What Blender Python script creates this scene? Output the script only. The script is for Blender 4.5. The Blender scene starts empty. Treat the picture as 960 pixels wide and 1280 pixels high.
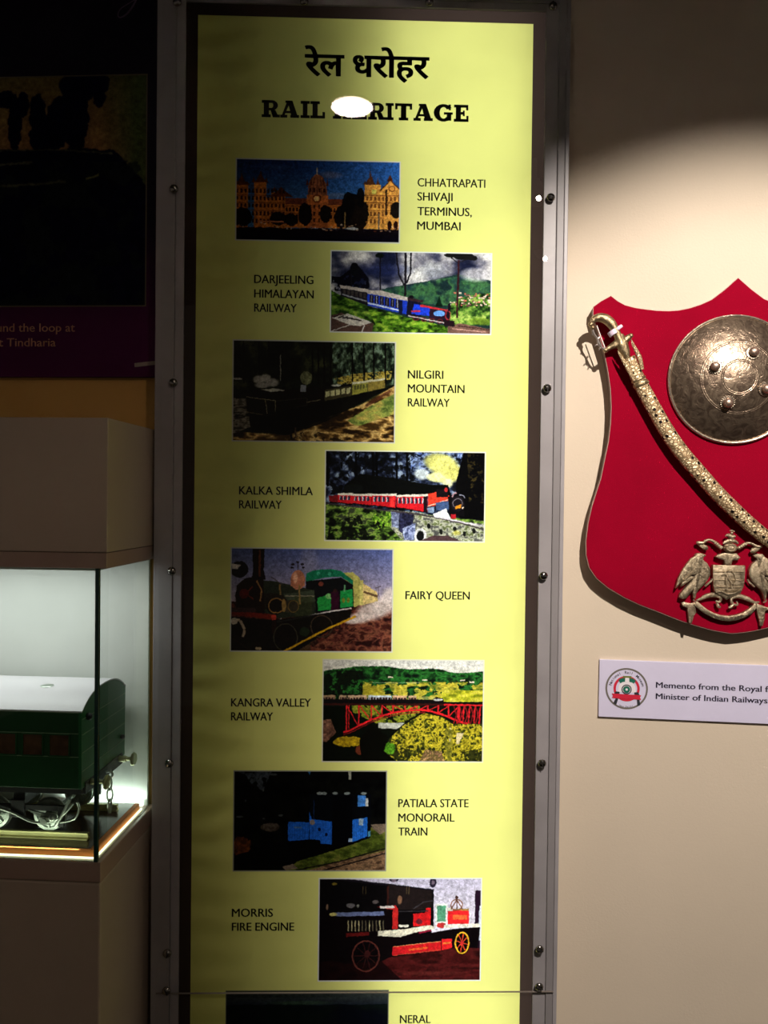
import bpy, bmesh, math, random
import numpy as np
from mathutils import Vector, Matrix
sc = bpy.context.scene
COL = sc.collection
random.seed(7)
PI = math.pi

# ------------------------------------------------------------------ camera
F_PX, EYE = 1000.0, Vector((0, 0, 1.45))
YAW, PITCH, ROLL = 0.02622492, -0.01476285, 0.01141726
_f = Vector((math.sin(YAW)*math.cos(PITCH), math.cos(YAW)*math.cos(PITCH), math.sin(PITCH)))
_r = Vector((math.cos(YAW), -math.sin(YAW), 0)); _u = _r.cross(_f)
RT = math.cos(ROLL)*_r + math.sin(ROLL)*_u
UP = -math.sin(ROLL)*_r + math.cos(ROLL)*_u
FW = _f
cd = bpy.data.cameras.new('camera'); cam = bpy.data.objects.new('camera', cd); COL.objects.link(cam)
cam.matrix_world = Matrix(((RT.x, UP.x, -FW.x, EYE.x), (RT.y, UP.y, -FW.y, EYE.y), (RT.z, UP.z, -FW.z, EYE.z), (0, 0, 0, 1)))
cd.sensor_fit = 'VERTICAL'; cd.sensor_height = 24.0; cd.lens = 24.0*F_PX/1280.0; cd.clip_start = 0.02
sc.camera = cam

# ------------------------------------------------------------------ world, lights, exposure
sc.view_settings.view_transform = 'Standard'; sc.view_settings.look = 'None'
sc.view_settings.exposure = 0.0; sc.view_settings.gamma = 1.0; sc.view_settings.use_curve_mapping = False
wd = bpy.data.worlds.new('hall_air'); sc.world = wd; wd.use_nodes = True
wd.node_tree.nodes['Background'].inputs[0].default_value = (1.0, 0.82, 0.64, 1)
wd.node_tree.nodes['Background'].inputs[1].default_value = 0.055

def light(name, kind, loc, target=None, power=10, color=(1, 1, 1), **kw):
    l = bpy.data.lights.new(name, kind); l.energy = power; l.color = color
    for k, v in kw.items(): setattr(l, k, v)
    o = bpy.data.objects.new(name, l); COL.objects.link(o); o.location = loc
    if target is not None:
        o.rotation_euler = (Vector(target)-Vector(loc)).to_track_quat('-Z', 'Y').to_euler()
    return o
SPOT = Vector((0.65, -0.12, 2.66)); SPOT_AIM = Vector((0.74, 1.56, 1.22))
light('track_spot_beam', 'SPOT', SPOT+(SPOT_AIM-SPOT).normalized()*0.09, SPOT_AIM, 220, (1.0, 0.89, 0.79), spot_size=math.radians(54), spot_blend=0.55, shadow_soft_size=0.009)
light('added_fill_beam', 'SPOT', (0.95, -1.25, 2.74), (-.42, 1.40, 1.05), 20, (1.0, 0.80, 0.62), spot_size=math.radians(44), spot_blend=0.9, shadow_soft_size=0.012)  # added off-frame fill, brightens the case side and left panel
# tubes inside the illuminated sign: only the right-hand ones still burn
for k, tx in enumerate((0.085, 0.18, 0.272)):
    light('sign_tube_light', 'AREA', (tx, 1.592, 1.26), (tx, 1.4, 1.26), (1.45, 1.4, 1.62)[k], (0.95, 1.0, 1.0), shape='RECTANGLE', size=0.05, size_y=2.3)

# ------------------------------------------------------------------ frames (local axes standing on a wall)
def pxray(px, py): return (px-480)/F_PX*RT - (py-640)/F_PX*UP + FW
class Frame:
    """x along the wall, y into it, z up"""
    def __init__(s, o, deg):
        a = math.radians(deg); s.o = Vector(o); s.rz = a
        s.X = Vector((math.cos(a), math.sin(a), 0)); s.Y = Vector((-math.sin(a), math.cos(a), 0)); s.Z = Vector((0, 0, 1))
    def loc(s, p): d = Vector(p)-s.o; return Vector((d.dot(s.X), d.dot(s.Y), d.z))
    def wor(s, l): return s.o + s.X*l[0] + s.Y*l[1] + s.Z*l[2]
    def hit(s, px, py, y=0.0, axis=1):
        d = pxray(px, py); n = (s.X, s.Y, s.Z)[axis]
        t = (y - n.dot(EYE-s.o))/n.dot(d); return s.loc(EYE+d*t)
BX = Frame((0, 1.5, 0), 0)                # face of the illuminated sign
RW = Frame((0.372, 1.60, 0), -7.5)        # right wall
_c = EYE + pxray(122, 1078)*(1.3/pxray(122, 1078).y)
CS = Frame(_c, -5)                        # display case: its glass corner
LWY = 0.268                               # left wall plane in case coordinates

# ------------------------------------------------------------------ materials
def srgb(r, g, b):
    f = lambda c: (c/255/12.92) if c/255 <= 0.04045 else ((c/255+0.055)/1.055)**2.4
    return (f(r), f(g), f(b))
def mat(name, col=(.5, .5, .5), rough=.5, metal=0., noise=0., nscale=20, bump=0., bscale=60, coat=0., spec=None, emit=None, estr=0):
    m = bpy.data.materials.new(name); m.use_nodes = True; nt = m.node_tree; n = nt.nodes; L = nt.links
    p = n['Principled BSDF']; p.inputs['Base Color'].default_value = (*col, 1); p.inputs['Roughness'].default_value = rough
    p.inputs['Metallic'].default_value = metal; p.inputs['Coat Weight'].default_value = coat
    if spec is not None: p.inputs['Specular IOR Level'].default_value = spec
    if emit: p.inputs['Emission Color'].default_value = (*emit, 1); p.inputs['Emission Strength'].default_value = estr
    tc = n.new('ShaderNodeTexCoord')
    if noise:
        t = n.new('ShaderNodeTexNoise'); t.inputs['Scale'].default_value = nscale; t.inputs['Detail'].default_value = 5
        L.new(tc.outputs['Object'], t.inputs['Vector'])
        r = n.new('ShaderNodeMapRange'); r.inputs[1].default_value = .3; r.inputs[2].default_value = .7; r.inputs[3].default_value = 1-noise; r.inputs[4].default_value = 1+noise
        L.new(t.outputs[0], r.inputs[0])
        h = n.new('ShaderNodeVectorMath'); h.operation = 'SCALE'; h.inputs[0].default_value = col; L.new(r.outputs[0], h.inputs['Scale'])
        L.new(h.outputs[0], p.inputs['Base Color'])
    if bump:
        t = n.new('ShaderNodeTexNoise'); t.inputs['Scale'].default_value = bscale; t.inputs['Detail'].default_value = 4
        L.new(tc.outputs['Object'], t.inputs['Vector'])
        b = n.new('ShaderNodeBump'); b.inputs['Strength'].default_value = bump; b.inputs['Distance'].default_value = .002
        L.new(t.outputs[0], b.inputs['Height']); L.new(b.outputs[0], p.inputs['Normal'])
    return m
def clear_mat(name, tint=(1, 1, 1), ior=1.49, rough=0.0, wave=0.0):
    m = bpy.data.materials.new(name); m.use_nodes = True; nt = m.node_tree; n = nt.nodes; L = nt.links; n.clear()
    o = n.new('ShaderNodeOutputMaterial'); mx = n.new('ShaderNodeMixShader'); tr = n.new('ShaderNodeBsdfTransparent'); gl = n.new('ShaderNodeBsdfGlossy'); fr = n.new('ShaderNodeFresnel')
    tr.inputs[0].default_value = (*tint, 1); gl.inputs['Roughness'].default_value = rough; fr.inputs['IOR'].default_value = ior
    ge = n.new('ShaderNodeNewGeometry'); iv = n.new('ShaderNodeMath'); iv.operation = 'SUBTRACT'; iv.inputs[0].default_value = 1; L.new(ge.outputs['Backfacing'], iv.inputs[1])
    ml = n.new('ShaderNodeMath'); ml.operation = 'MULTIPLY'; L.new(fr.outputs[0], ml.inputs[0]); L.new(iv.outputs[0], ml.inputs[1]); L.new(ml.outputs[0], mx.inputs[0]); L.new(tr.outputs[0], mx.inputs[1]); L.new(gl.outputs[0], mx.inputs[2]); L.new(mx.outputs[0], o.inputs[0])
    if wave:
        tc = n.new('ShaderNodeTexCoord'); t = n.new('ShaderNodeTexNoise'); t.inputs['Scale'].default_value = 6; b = n.new('ShaderNodeBump'); b.inputs['Strength'].default_value = wave; b.inputs['Distance'].default_value = .002
        L.new(tc.outputs['Object'], t.inputs['Vector']); L.new(t.outputs[0], b.inputs['Height']); L.new(b.outputs[0], gl.inputs['Normal'])
    return m

# ------------------------------------------------------------------ mesh helpers
class MB:
    def __init__(s): s.v = []; s.f = []; s.uv = {}
    def add(s, vs, fs):
        b = len(s.v); s.v += [tuple(v) for v in vs]; s.f += [tuple(b+i for i in f) for f in fs]; return s
    def box(s, x0, x1, y0, y1, z0, z1):
        return s.add([(x0, y0, z0), (x1, y0, z0), (x1, y1, z0), (x0, y1, z0), (x0, y0, z1), (x1, y0, z1), (x1, y1, z1), (x0, y1, z1)],
                     [(0, 3, 2, 1), (4, 5, 6, 7), (0, 1, 5, 4), (1, 2, 6, 5), (2, 3, 7, 6), (3, 0, 4, 7)])
    def lathe(s, prof, c=(0, 0, 0), axis='y', n=32):
        """prof: (radius, height along -axis)"""
        vs = []; fs = []
        for (r, h) in prof:
            for k in range(n):
                a = 2*PI*k/n; p, q = r*math.cos(a), r*math.sin(a)
                vs.append({'y': (c[0]+p, c[1]-h, c[2]+q), 'z': (c[0]+p, c[1]+q, c[2]+h), 'x': (c[0]+h, c[1]+p, c[2]+q)}[axis])
        m = len(prof)
        for j in range(m-1):
            for k in range(n): fs.append((j*n+k, j*n+(k+1) % n, (j+1)*n+(k+1) % n, (j+1)*n+k))
        if prof[0][0] > 1e-6: fs.append(tuple(range(n-1, -1, -1)))
        if prof[-1][0] > 1e-6: fs.append(tuple((m-1)*n+k for k in range(n)))
        return s.add(vs, fs)
    def tube(s, pts, rad, n=10, flat=1.0, smooth=4, up=(0, -1, 0)):
        P = [Vector(p) for p in pts]; R = list(rad) if hasattr(rad, '__len__') else [rad]*len(P)
        if smooth > 1 and len(P) > 2:
            Q = []; RR = []
            for i in range(len(P)-1):
                a, b, c, d = P[max(i-1, 0)], P[i], P[i+1], P[min(i+2, len(P)-1)]
                for k in range(smooth):
                    t = k/smooth
                    Q.append(0.5*((2*b)+(c-a)*t+(2*a-5*b+4*c-d)*t*t+(3*b-a-3*c+d)*t**3)); RR.append(R[i]*(1-t)+R[i+1]*t)
            Q.append(P[-1]); RR.append(R[-1]); P, R = Q, RR
        U = Vector(up); vs = []; fs = []; m = len(P); dist = 0; D = []
        for i in range(m):
            t = (P[min(i+1, m-1)]-P[max(i-1, 0)]).normalized(); sd = t.cross(U)
            if sd.length < 1e-4: sd = t.cross(Vector((1, 0, 0.3)))
            sd.normalize(); nn = sd.cross(t).normalized()
            if i: dist += (P[i]-P[i-1]).length
            D.append(dist)
            for k in range(n):
                a = 2*PI*k/n; vs.append(P[i]+sd*math.cos(a)*R[i]+nn*math.sin(a)*R[i]*flat)
        b = len(s.v)
        for i in range(m-1):
            for k in range(n):
                fs.append((i*n+k, i*n+(k+1) % n, (i+1)*n+(k+1) % n, (i+1)*n+k))
                s.uv[len(s.f)+len(fs)-1] = [(k/n, D[i]), ((k+1)/n, D[i]), ((k+1)/n, D[i+1]), (k/n, D[i+1])]
        fs.append(tuple(range(n-1, -1, -1))); fs.append(tuple((m-1)*n+k for k in range(n)))
        return s.add(vs, fs)
    def ball(s, c, r, n=12, sy=1.0, sx=1.0, sz=1.0):
        pr = [(0.0001, -1)]+[(math.cos(a), math.sin(a)) for a in [(-.5+j/8)*PI for j in range(1, 8)]]+[(0.0001, 1)]
        vs = []; fs = []
        for (q, h) in pr:
            for k in range(n):
                a = 2*PI*k/n; vs.append((c[0]+r*sx*q*math.cos(a), c[1]+r*sy*q*math.sin(a), c[2]+r*sz*h))
        for j in range(len(pr)-1):
            for k in range(n): fs.append((j*n+k, j*n+(k+1) % n, (j+1)*n+(k+1) % n, (j+1)*n+k))
        return s.add(vs, fs)
    def make(s, name, m, parent=None, off=(0, 0, 0), smooth=False, bevel=0, seg=2):
        me = bpy.data.meshes.new(name); o3 = Vector(off)
        me.from_pydata([tuple(Vector(v)-o3) for v in s.v], [], s.f)
        if s.uv:
            uv = me.uv_layers.new(name='along')
            for p in me.polygons:
                if p.index in s.uv:
                    for li, c in zip(p.loop_indices, s.uv[p.index]): uv.data[li].uv = c
        me.update()
        return link(name, me, m, parent, smooth, bevel, seg)
def link(name, me, m, parent=None, smooth=False, bevel=0, seg=2):
    if m is not None and not me.materials: me.materials.append(m)
    if smooth:
        me.shade_smooth()
        me.set_sharp_from_angle(angle=math.radians(40))
    o = bpy.data.objects.new(name, me); COL.objects.link(o)
    if parent is not None: o.parent = parent
    if bevel:
        b = o.modifiers.new('edge', 'BEVEL'); b.width = bevel; b.segments = seg; b.limit_method = 'ANGLE'; b.angle_limit = math.radians(40)
    return o
def poly_relief(pts, y0, depth, steps, name, m, parent, off, smooth=True):
    """outline (x,z) list lying at local y0, standing out by depth towards the viewer, edges rounded by insets [(thickness, rise)]"""
    bm = bmesh.new()
    area = sum(pts[i][0]*pts[(i+1) % len(pts)][1]-pts[(i+1) % len(pts)][0]*pts[i][1] for i in range(len(pts)))
    if area < 0: pts = pts[::-1]
    back = [bm.verts.new((x-off[0], y0-off[1], z-off[2])) for x, z in pts]
    front = [bm.verts.new((x-off[0], y0-depth-off[1], z-off[2])) for x, z in pts]
    n = len(pts)
    for i in range(n): bm.faces.new((back[i], back[(i+1) % n], front[(i+1) % n], front[i]))
    ff = bm.faces.new(front); bm.faces.new(back[::-1]); bm.normal_update()
    for th, rise in steps:
        bmesh.ops.inset_region(bm, faces=[ff], thickness=th, depth=rise, use_even_offset=True)
    bmesh.ops.triangulate(bm, faces=[f for f in bm.faces if len(f.verts) > 4])
    bmesh.ops.recalc_face_normals(bm, faces=bm.faces)
    me = bpy.data.meshes.new(name); bm.to_mesh(me); bm.free()
    return link(name, me, m, parent, smooth)
def tag(o, label, cat, group=None):
    o['label'] = label; o['category'] = cat
    if group: o['group'] = group
    return o
def root(name, fr, l, label, cat, group=None):
    o = bpy.data.objects.new(name, None); COL.objects.link(o); o.empty_display_size = .05
    o.location = fr.wor(l); o.rotation_euler = (0, 0, fr.rz); tag(o, label, cat, group); return o
def struct(o): o['kind'] = 'structure'; return o

# text: built-in font turned to mesh; returned as arrays in (x,z) units of cap height
_cap = None
def glyphs(body, offset=0.0, space=1.0, res=3):
    c = bpy.data.curves.new('text', 'FONT'); c.body = body; c.offset = offset; c.resolution_u = res; c.space_character = space; c.fill_mode = 'FRONT'
    o = bpy.data.objects.new('text', c); COL.objects.link(o)
    bpy.context.view_layer.update()
    me = bpy.data.meshes.new_from_object(o.evaluated_get(bpy.context.evaluated_depsgraph_get()))
    v = [(p.co.x, p.co.y) for p in me.vertices]; f = [tuple(p.vertices) for p in me.polygons]
    bpy.data.objects.remove(o); bpy.data.curves.remove(c); bpy.data.meshes.remove(me)
    return np.array(v), f
_h, _ = glyphs('H'); CAP = _h[:, 1].max()
def text_quad(mb, body, bl, br, cap, y, offset=0.0, bounds=False, space=1.0, bold=0.0):
    """set text on the baseline from bl to br (local x,z); bounds: fit the box from bl/br (bottom) to top"""
    v, f = glyphs(body, offset, space)
    x0, x1 = v[:, 0].min(), v[:, 0].max(); t = (v[:, 0]-x0)/(x1-x0)
    if bounds: h = (v[:, 1]-v[:, 1].min())/(v[:, 1].max()-v[:, 1].min())*cap
    else: h = v[:, 1]/CAP*cap
    X = bl[0]+(br[0]-bl[0])*t; Z = bl[1]+(br[1]-bl[1])*t+h
    for d in ((0,) if not bold else (-bold, 0, bold)): mb.add([(a+d, y, b+abs(d)*.3) for a, b in zip(X, Z)], f)

# ------------------------------------------------------------------ painter for the printed photographs (drawn in code)
def hash_noise(w, h, scale, seed, octv=4, ax=1.0):
    rng = np.random.RandomState(seed); out = np.zeros((h, w)); amp = 1; tot = 0
    for o in range(octv):
        s = max(2.0, scale/2**o); gw, gh = int(w/(s*ax))+3, int(h/s)+3; g = rng.rand(gh, gw)
        x = np.linspace(0, gw-2.001, w); y = np.linspace(0, gh-2.001, h)
        xi, yi = x.astype(int), y.astype(int); fx, fy = x-xi, y-yi; fx = fx*fx*(3-2*fx); fy = fy*fy*(3-2*fy)
        a = g[np.ix_(yi, xi)]; b = g[np.ix_(yi, xi+1)]; c = g[np.ix_(yi+1, xi)]; d = g[np.ix_(yi+1, xi+1)]
        out += amp*((a*(1-fx)+b*fx)*(1-fy)[:, None]+(c*(1-fx)+d*fx)*fy[:, None]); tot += amp; amp *= .55
    return out/tot
class Pic:
    def __init__(s, box, W=520):
        s.x0, s.y0, s.x1, s.y1 = box; s.W = W; s.H = int(W*(s.y1-s.y0)/(s.x1-s.x0)); s.k = W/(s.x1-s.x0)
        s.a = np.zeros((s.H, s.W, 3)); s.yy, s.xx = np.mgrid[0:s.H, 0:s.W]
        s.X = s.x0+(s.xx+.5)/s.k; s.Y = s.y0+(s.yy+.5)/s.k; s.seed = 1
    def rgb(s, c): return np.array(c, float)/255
    def put(s, m, c, al=1.0):
        m = (m.astype(float)*al)[..., None]; s.a = s.a*(1-m)+np.asarray(c)*m if np.ndim(c) == 3 else s.a*(1-m)+s.rgb(c)*m; return s
    def grad(s, c0, c1, y0=None, y1=None, mask=None):
        y0 = s.y0 if y0 is None else y0; y1 = s.y1 if y1 is None else y1
        t = np.clip((s.Y-y0)/(y1-y0), 0, 1)[..., None]; im = s.rgb(c0)*(1-t)+s.rgb(c1)*t
        m = np.ones((s.H, s.W), bool) if mask is None else mask
        s.a = np.where(m[..., None], im, s.a); return s
    def pm(s, pts):
        m = np.zeros((s.H, s.W), bool); n = len(pts)
        ys = [p[1] for p in pts]; xs = [p[0] for p in pts]
        ia, ib = max(0, int((min(ys)-s.y0)*s.k)-1), min(s.H, int((max(ys)-s.y0)*s.k)+2)
        ja, jb = max(0, int((min(xs)-s.x0)*s.k)-1), min(s.W, int((max(xs)-s.x0)*s.k)+2)
        if ia >= ib or ja >= jb: return m
        X = s.X[ia:ib, ja:jb]; Y = s.Y[ia:ib, ja:jb]; q = np.zeros(X.shape, bool)
        for i in range(n):
            xa, ya = pts[i]; xb, yb = pts[(i+1) % n]
            if ya == yb: continue
            q ^= ((ya > Y) != (yb > Y)) & (X < (xb-xa)*(Y-ya)/(yb-ya)+xa)
        m[ia:ib, ja:jb] = q; return m
    def poly(s, pts, c, al=1.0): return s.put(s.pm(pts), c, al)
    def rect(s, x0, y0, x1, y1, c, al=1.0): return s.poly([(x0, y0), (x1, y0), (x1, y1), (x0, y1)], c, al)
    def em(s, cx, cy, rx, ry): return ((s.X-cx)/rx)**2+((s.Y-cy)/ry)**2
    def ell(s, cx, cy, rx, ry, c, al=1.0, soft=0.0):
        e = s.em(cx, cy, rx, ry); m = np.clip((1-e)/soft, 0, 1) if soft else (e < 1); return s.put(m, c, al)
    def ring(s, cx, cy, rx, ry, w, c):
        return s.put((s.em(cx, cy, rx, ry) < 1) & (s.em(cx, cy, rx-w, ry-w) > 1), c)
    def line(s, pts, w, c, al=1.0):
        for (xa, ya), (xb, yb) in zip(pts, pts[1:]):
            d = math.hypot(xb-xa, yb-ya) or 1; nx, ny = -(yb-ya)/d*w/2, (xb-xa)/d*w/2
            s.poly([(xa+nx, ya+ny), (xb+nx, yb+ny), (xb-nx, yb-ny), (xa-nx, ya-ny)], c, al)
        return s
    def n(s, sc_, seed, octv=4, ax=1.0): return hash_noise(s.W, s.H, sc_*s.k, seed, octv, ax)
    def mix(s, mask, cols, sc_, seed, ax=1.0, contrast=2.2):
        """mottled area cycling through colours"""
        v = np.clip((s.n(sc_, seed, 4, ax)-.5)*contrast+.5, 0, .9999)*(len(cols)-1); i = v.astype(int); f = (v-i)[..., None]
        C = np.array(cols, float)/255; im = C[i]*(1-f)+C[np.minimum(i+1, len(cols)-1)]*f
        s.a = np.where(mask[..., None], im, s.a); return s
    def image(s, name, border=(205, 205, 195), bw=4):
        a = np.clip(s.a, 0, 1)
        # slight print softness
        p = np.pad(a, ((1, 1), (1, 1), (0, 0)), 'edge')
        a = (p[1:-1, 1:-1]*4+p[:-2, 1:-1]+p[2:, 1:-1]+p[1:-1, :-2]+p[1:-1, 2:])/8
        rs = np.random.RandomState(len(name)); g = rs.rand(s.H, s.W)*.5+hash_noise(s.W, s.H, 9, 5, 3)*.8+hash_noise(s.W, s.H, 4, 8, 2)*.7; wx = (hash_noise(s.W, s.H, 7, 21, 2)-.5)*3.2; wy = (hash_noise(s.W, s.H, 7, 22, 2)-.5)*3.2; a = a[np.clip(s.yy+wy, 0, s.H-1).astype(int), np.clip(s.xx+wx, 0, s.W-1).astype(int)]; a = np.clip(a*(1+(g-g.mean())[..., None]*.45), 0, 1)**1.12
        bc = np.array(border)/255.
        if bw: a[:bw] = bc; a[-bw:] = bc; a[:, :bw] = bc; a[:, -bw:] = bc
        lin = a.astype(np.float32); out = np.ones((s.H, s.W, 4), np.float32); out[..., :3] = lin[::-1]
        im = bpy.data.images.new(name, s.W, s.H); im.colorspace_settings.name = 'sRGB'
        im.pixels.foreach_set(out.ravel()); im.update(); im.pack(); return im

def pic_station():
    p = Pic((58, 68, 880, 494)); p.grad((26, 44, 92), (70, 112, 158), 70, 330)
    t = np.clip((p.X-300)/580, 0, 1); p.put(t*.6*(p.Y < 330), (60, 130, 215))
    p.ell(530, 145, 70, 22, (120, 110, 130), .6, .9); p.ell(560, 250, 90, 18, (110, 120, 150), .7, .9); p.ell(250, 110, 120, 15, (60, 80, 120), .5, .9)
    B = (196, 116, 48); D = (92, 44, 22); DD = (40, 18, 14); Lt = (236, 168, 80)
    # long wing
    p.rect(210, 268, 860, 420, B); p.poly([(300, 268), (610, 268), (600, 300), (305, 300)], (120, 62, 42))
    for y in (316, 352): 
        p.rect(300, y-8, 610, y-4, D)
        for x in range(308, 610, 17): p.rect(x, y, x+9, y+20, DD)
    # left block with spires
    for x, w, h in ((60, 60, 200), (150, 62, 185), (235, 70, 240)): p.rect(x, h, x+w, 425, B)
    p.poly([(60, 205), (130, 205), (118, 190), (60, 186)], D)
    for x, yb, w, hh in ((88, 200, 22, 55), (182, 190, 26, 60), (147, 190, 10, 28), (210, 190, 10, 25), (285, 262, 60, 50), (250, 235, 12, 25)):
        p.poly([(x-w, yb), (x+w, yb), (x+w*.3, yb-hh*.6), (x, yb-hh), (x-w*.3, yb-hh*.6)], D)
    for y in (225, 262, 300, 340, 380):
        p.rect(60, y-6, 305, y-3, D, .7)
        for x in range(64, 300, 19): p.rect(x, y, x+9, y+20, DD, .85)
    # central dome tower
    p.rect(412, 250, 520, 420, (186, 104, 52)); p.poly([(416, 252), (420, 190), (440, 155), (462, 138), (488, 155), (508, 190), (514, 252)], (150, 88, 56))
    for x in (420, 440, 462, 485, 508): p.line([(x, 250), (x+(464-x)*.35, 160)], 4, (84, 48, 40))
    p.rect(460, 108, 466, 145, (170, 150, 130)); 
    for x in (414, 434, 492, 514): p.poly([(x-5, 200), (x+5, 200), (x, 160)], D)
    p.ell(462, 268, 14, 14, (250, 200, 130)); p.ring(462, 268, 22, 22, 5, D)
    for y in (215, 300, 335, 370):
        for x in (424, 446, 470, 494): p.rect(x, y, x+9, y+20, DD, .85)
    # right block
    p.rect(700, 190, 780, 420, Lt); p.rect(780, 215, 878, 420, Lt); p.poly([(778, 222), (828, 165), (876, 215), (876, 240), (780, 240)], Lt)
    p.line([(776, 222), (828, 166), (878, 214)], 5, D); p.ring(836, 210, 16, 16, 5, (150, 84, 40)); p.poly([(812, 170), (840, 170), (826, 136)], D)
    for x, yb, w, hh in ((728, 192, 26, 75), (765, 190, 10, 42), (702, 192, 8, 30)): p.poly([(x-w, yb), (x+w, yb), (x+w*.25, yb-hh*.55), (x, yb-hh), (x-w*.25, yb-hh*.55)], (96, 56, 34))
    p.rect(736, 215, 758, 240, (236, 220, 110))
    for y in (252, 290, 330, 368):
        p.rect(700, y-8, 878, y-4, (150, 88, 40))
        for x in range(708, 872, 20): p.rect(x, y, x+9, y+22, (104, 56, 26), .8)
    p.rect(800, 345, 878, 432, Lt); 
    for x in (826, 858): p.ell(x, 400, 11, 24, DD)
    p.rect(804, 215, 812, 350, (40, 24, 20))
    g = p.n(14, 3); 
    for cx, cy, rx, ry in ((650, 340, 70, 95), (620, 300, 32, 70), (590, 360, 40, 60), (405, 350, 34, 60), (505, 345, 28, 45), (270, 375, 40, 35), (335, 380, 35, 32), (860, 320, 30, 42), (90, 370, 50, 50), (680, 260, 20, 50)):
        p.put((p.em(cx, cy, rx, ry) < .7+.6*g), (16, 14, 16), .93)
    p.grad((24, 14, 20), (10, 8, 22), 425, 494, p.Y > 428-10*p.n(18, 9))
    rr = random.Random(3)
    for i in range(60): p.ell(rr.uniform(60, 870), rr.uniform(398, 432), rr.uniform(3, 9), 4, rr.choice([(200, 150, 110), (120, 60, 40), (230, 200, 170), (60, 50, 60)]), .7)
    p.rect(165, 388, 300, 396, (200, 120, 80)); p.ell(640, 420, 30, 7, (190, 190, 190)); p.rect(600, 335, 606, 420, (150, 120, 70)); p.rect(770, 340, 776, 420, (120, 110, 100))
    q = p.n(7, 44, 2); p.a *= (0.72+.5*q)[..., None]
    return p.image('print_station')
def pic_hill():
    p = Pic((52, 56, 858, 470)); al = np.ones((p.H, p.W), bool)
    p.mix(al, [(30, 34, 60), (66, 68, 92), (120, 118, 132), (180, 176, 180), (224, 220, 218)], 110, 5, 1.4, 3)
    p.ell(330, 150, 150, 40, (46, 54, 100), .6, .8); p.ell(120, 180, 120, 25, (40, 44, 70), .6, .9)
    p.put(p.pm([(240, 470), (330, 240), (420, 225), (520, 205), (600, 185), (690, 165), (858, 195), (858, 470)]) , (36, 58, 56)); 
    m = p.pm([(300, 250), (420, 228), (520, 208), (600, 190), (700, 175), (858, 205), (858, 330), (560, 320), (330, 300)])
    p.mix(m, [(30, 44, 62), (44, 78, 66), (72, 118, 74), (30, 50, 52)], 60, 8)
    p.ell(780, 165, 95, 42, (214, 210, 214), .8, .7); p.ell(560, 150, 80, 55, (206, 206, 208), .7, .8)
    m = p.pm([(640, 330), (700, 285), (780, 265), (858, 255), (858, 420), (640, 420)]); p.mix(m, [(20, 34, 20), (50, 84, 36), (110, 150, 60), (170, 190, 100)], 22, 11)
    rr = random.Random(5)
    for i in range(70):
        x, y = rr.uniform(640, 850), rr.uniform(255, 320); p.rect(x, y, x+rr.uniform(6, 14), y+7, rr.choice([(214, 172, 150), (190, 110, 90), (226, 206, 190), (120, 80, 80)]))
    # dark left bush
    m = p.pm([(52, 185), (100, 190), (150, 150), (180, 120), (240, 190), (250, 250), (52, 262)]) & (p.n(16, 4) > .38); p.put(m, (18, 16, 26))
    # bare tall trees
    T = (30, 26, 34)
    p.line([(425, 60), (424, 280)], 11, T); p.line([(378, 60), (392, 170), (418, 225)], 8, T); p.line([(452, 60), (450, 160), (432, 215)], 8, T); p.line([(392, 150), (378, 115)], 4, T); p.line([(298, 70), (300, 255)], 6, T)
    p.ell(296, 78, 22, 12, (18, 24, 22)); p.line([(156, 130), (158, 240)], 5, T); p.ell(172, 150, 22, 34, (20, 20, 26))
    p.line([(690, 95), (684, 385)], 9, (62, 28, 34)); 
    for cx, cy, rx, ry in ((665, 70, 50, 12), (720, 78, 60, 14), (760, 85, 22, 10), (690, 66, 70, 8)): p.ell(cx, cy, rx, ry, (26, 26, 26))
    p.line([(690, 110), (650, 82)], 4, T); p.line([(692, 105), (738, 84)], 4, T)
    # fields
    m = p.pm([(52, 255), (110, 285), (230, 330), (430, 385), (640, 430), (640, 470), (52, 470)]); p.mix(m, [(14, 22, 12), (34, 58, 22), (84, 124, 40), (150, 176, 70)], 26, 2, 2)
    m = p.pm([(240, 350), (420, 385), (620, 425), (640, 468), (300, 468)]); p.mix(m, [(30, 50, 16), (84, 130, 30), (160, 190, 66)], 14, 22, 2)
    p.ell(510, 425, 34, 22, (130, 180, 50), .7, .8); p.ell(800, 400, 70, 20, (120, 150, 50), .8, .5)
    p.poly([(640, 430), (700, 412), (858, 440), (858, 468), (640, 468)], (120, 90, 80)); p.line([(660, 440), (830, 455)], 5, (190, 150, 140)); p.line([(690, 425), (858, 444)], 4, (60, 34, 36))
    p.poly([(575, 330), (595, 275), (612, 330)], (14, 36, 26))
    # steps
    p.poly([(52, 385), (110, 368), (185, 400), (270, 420), (262, 465), (52, 465)], (96, 70, 62)); p.poly([(60, 395), (140, 372), (260, 415), (200, 435), (150, 430)], (206, 198, 190))
    for i in range(6): p.line([(70+i*22, 392-i*4+i*6), (98+i*22, 378+i*6)], 6, (40, 30, 34))
    p.line([(60, 462), (150, 430)], 4, (220, 214, 210)); p.line([(210, 465), (225, 430)], 6, (220, 214, 210))
    # train
    p.poly([(102, 235), (240, 258), (238, 330), (105, 285)], (36, 32, 40)); p.poly([(98, 230), (245, 248), (240, 266), (104, 246)], (190, 178, 170))
    p.line([(112, 276), (235, 310)], 8, (150, 150, 158))
    for i in range(6): p.poly([(116+i*20, 252+i*3), (130+i*20, 254+i*3), (130+i*20, 276+i*4), (116+i*20, 272+i*4)], (70, 62, 60))
    p.poly([(236, 262), (436, 295), (432, 372), (238, 330)], (36, 66, 190)); p.poly([(232, 254), (300, 252), (448, 288), (436, 304), (236, 270)], (196, 184, 176))
    p.poly([(238, 312), (395, 348), (395, 356), (238, 322)], (206, 214, 236))
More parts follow.
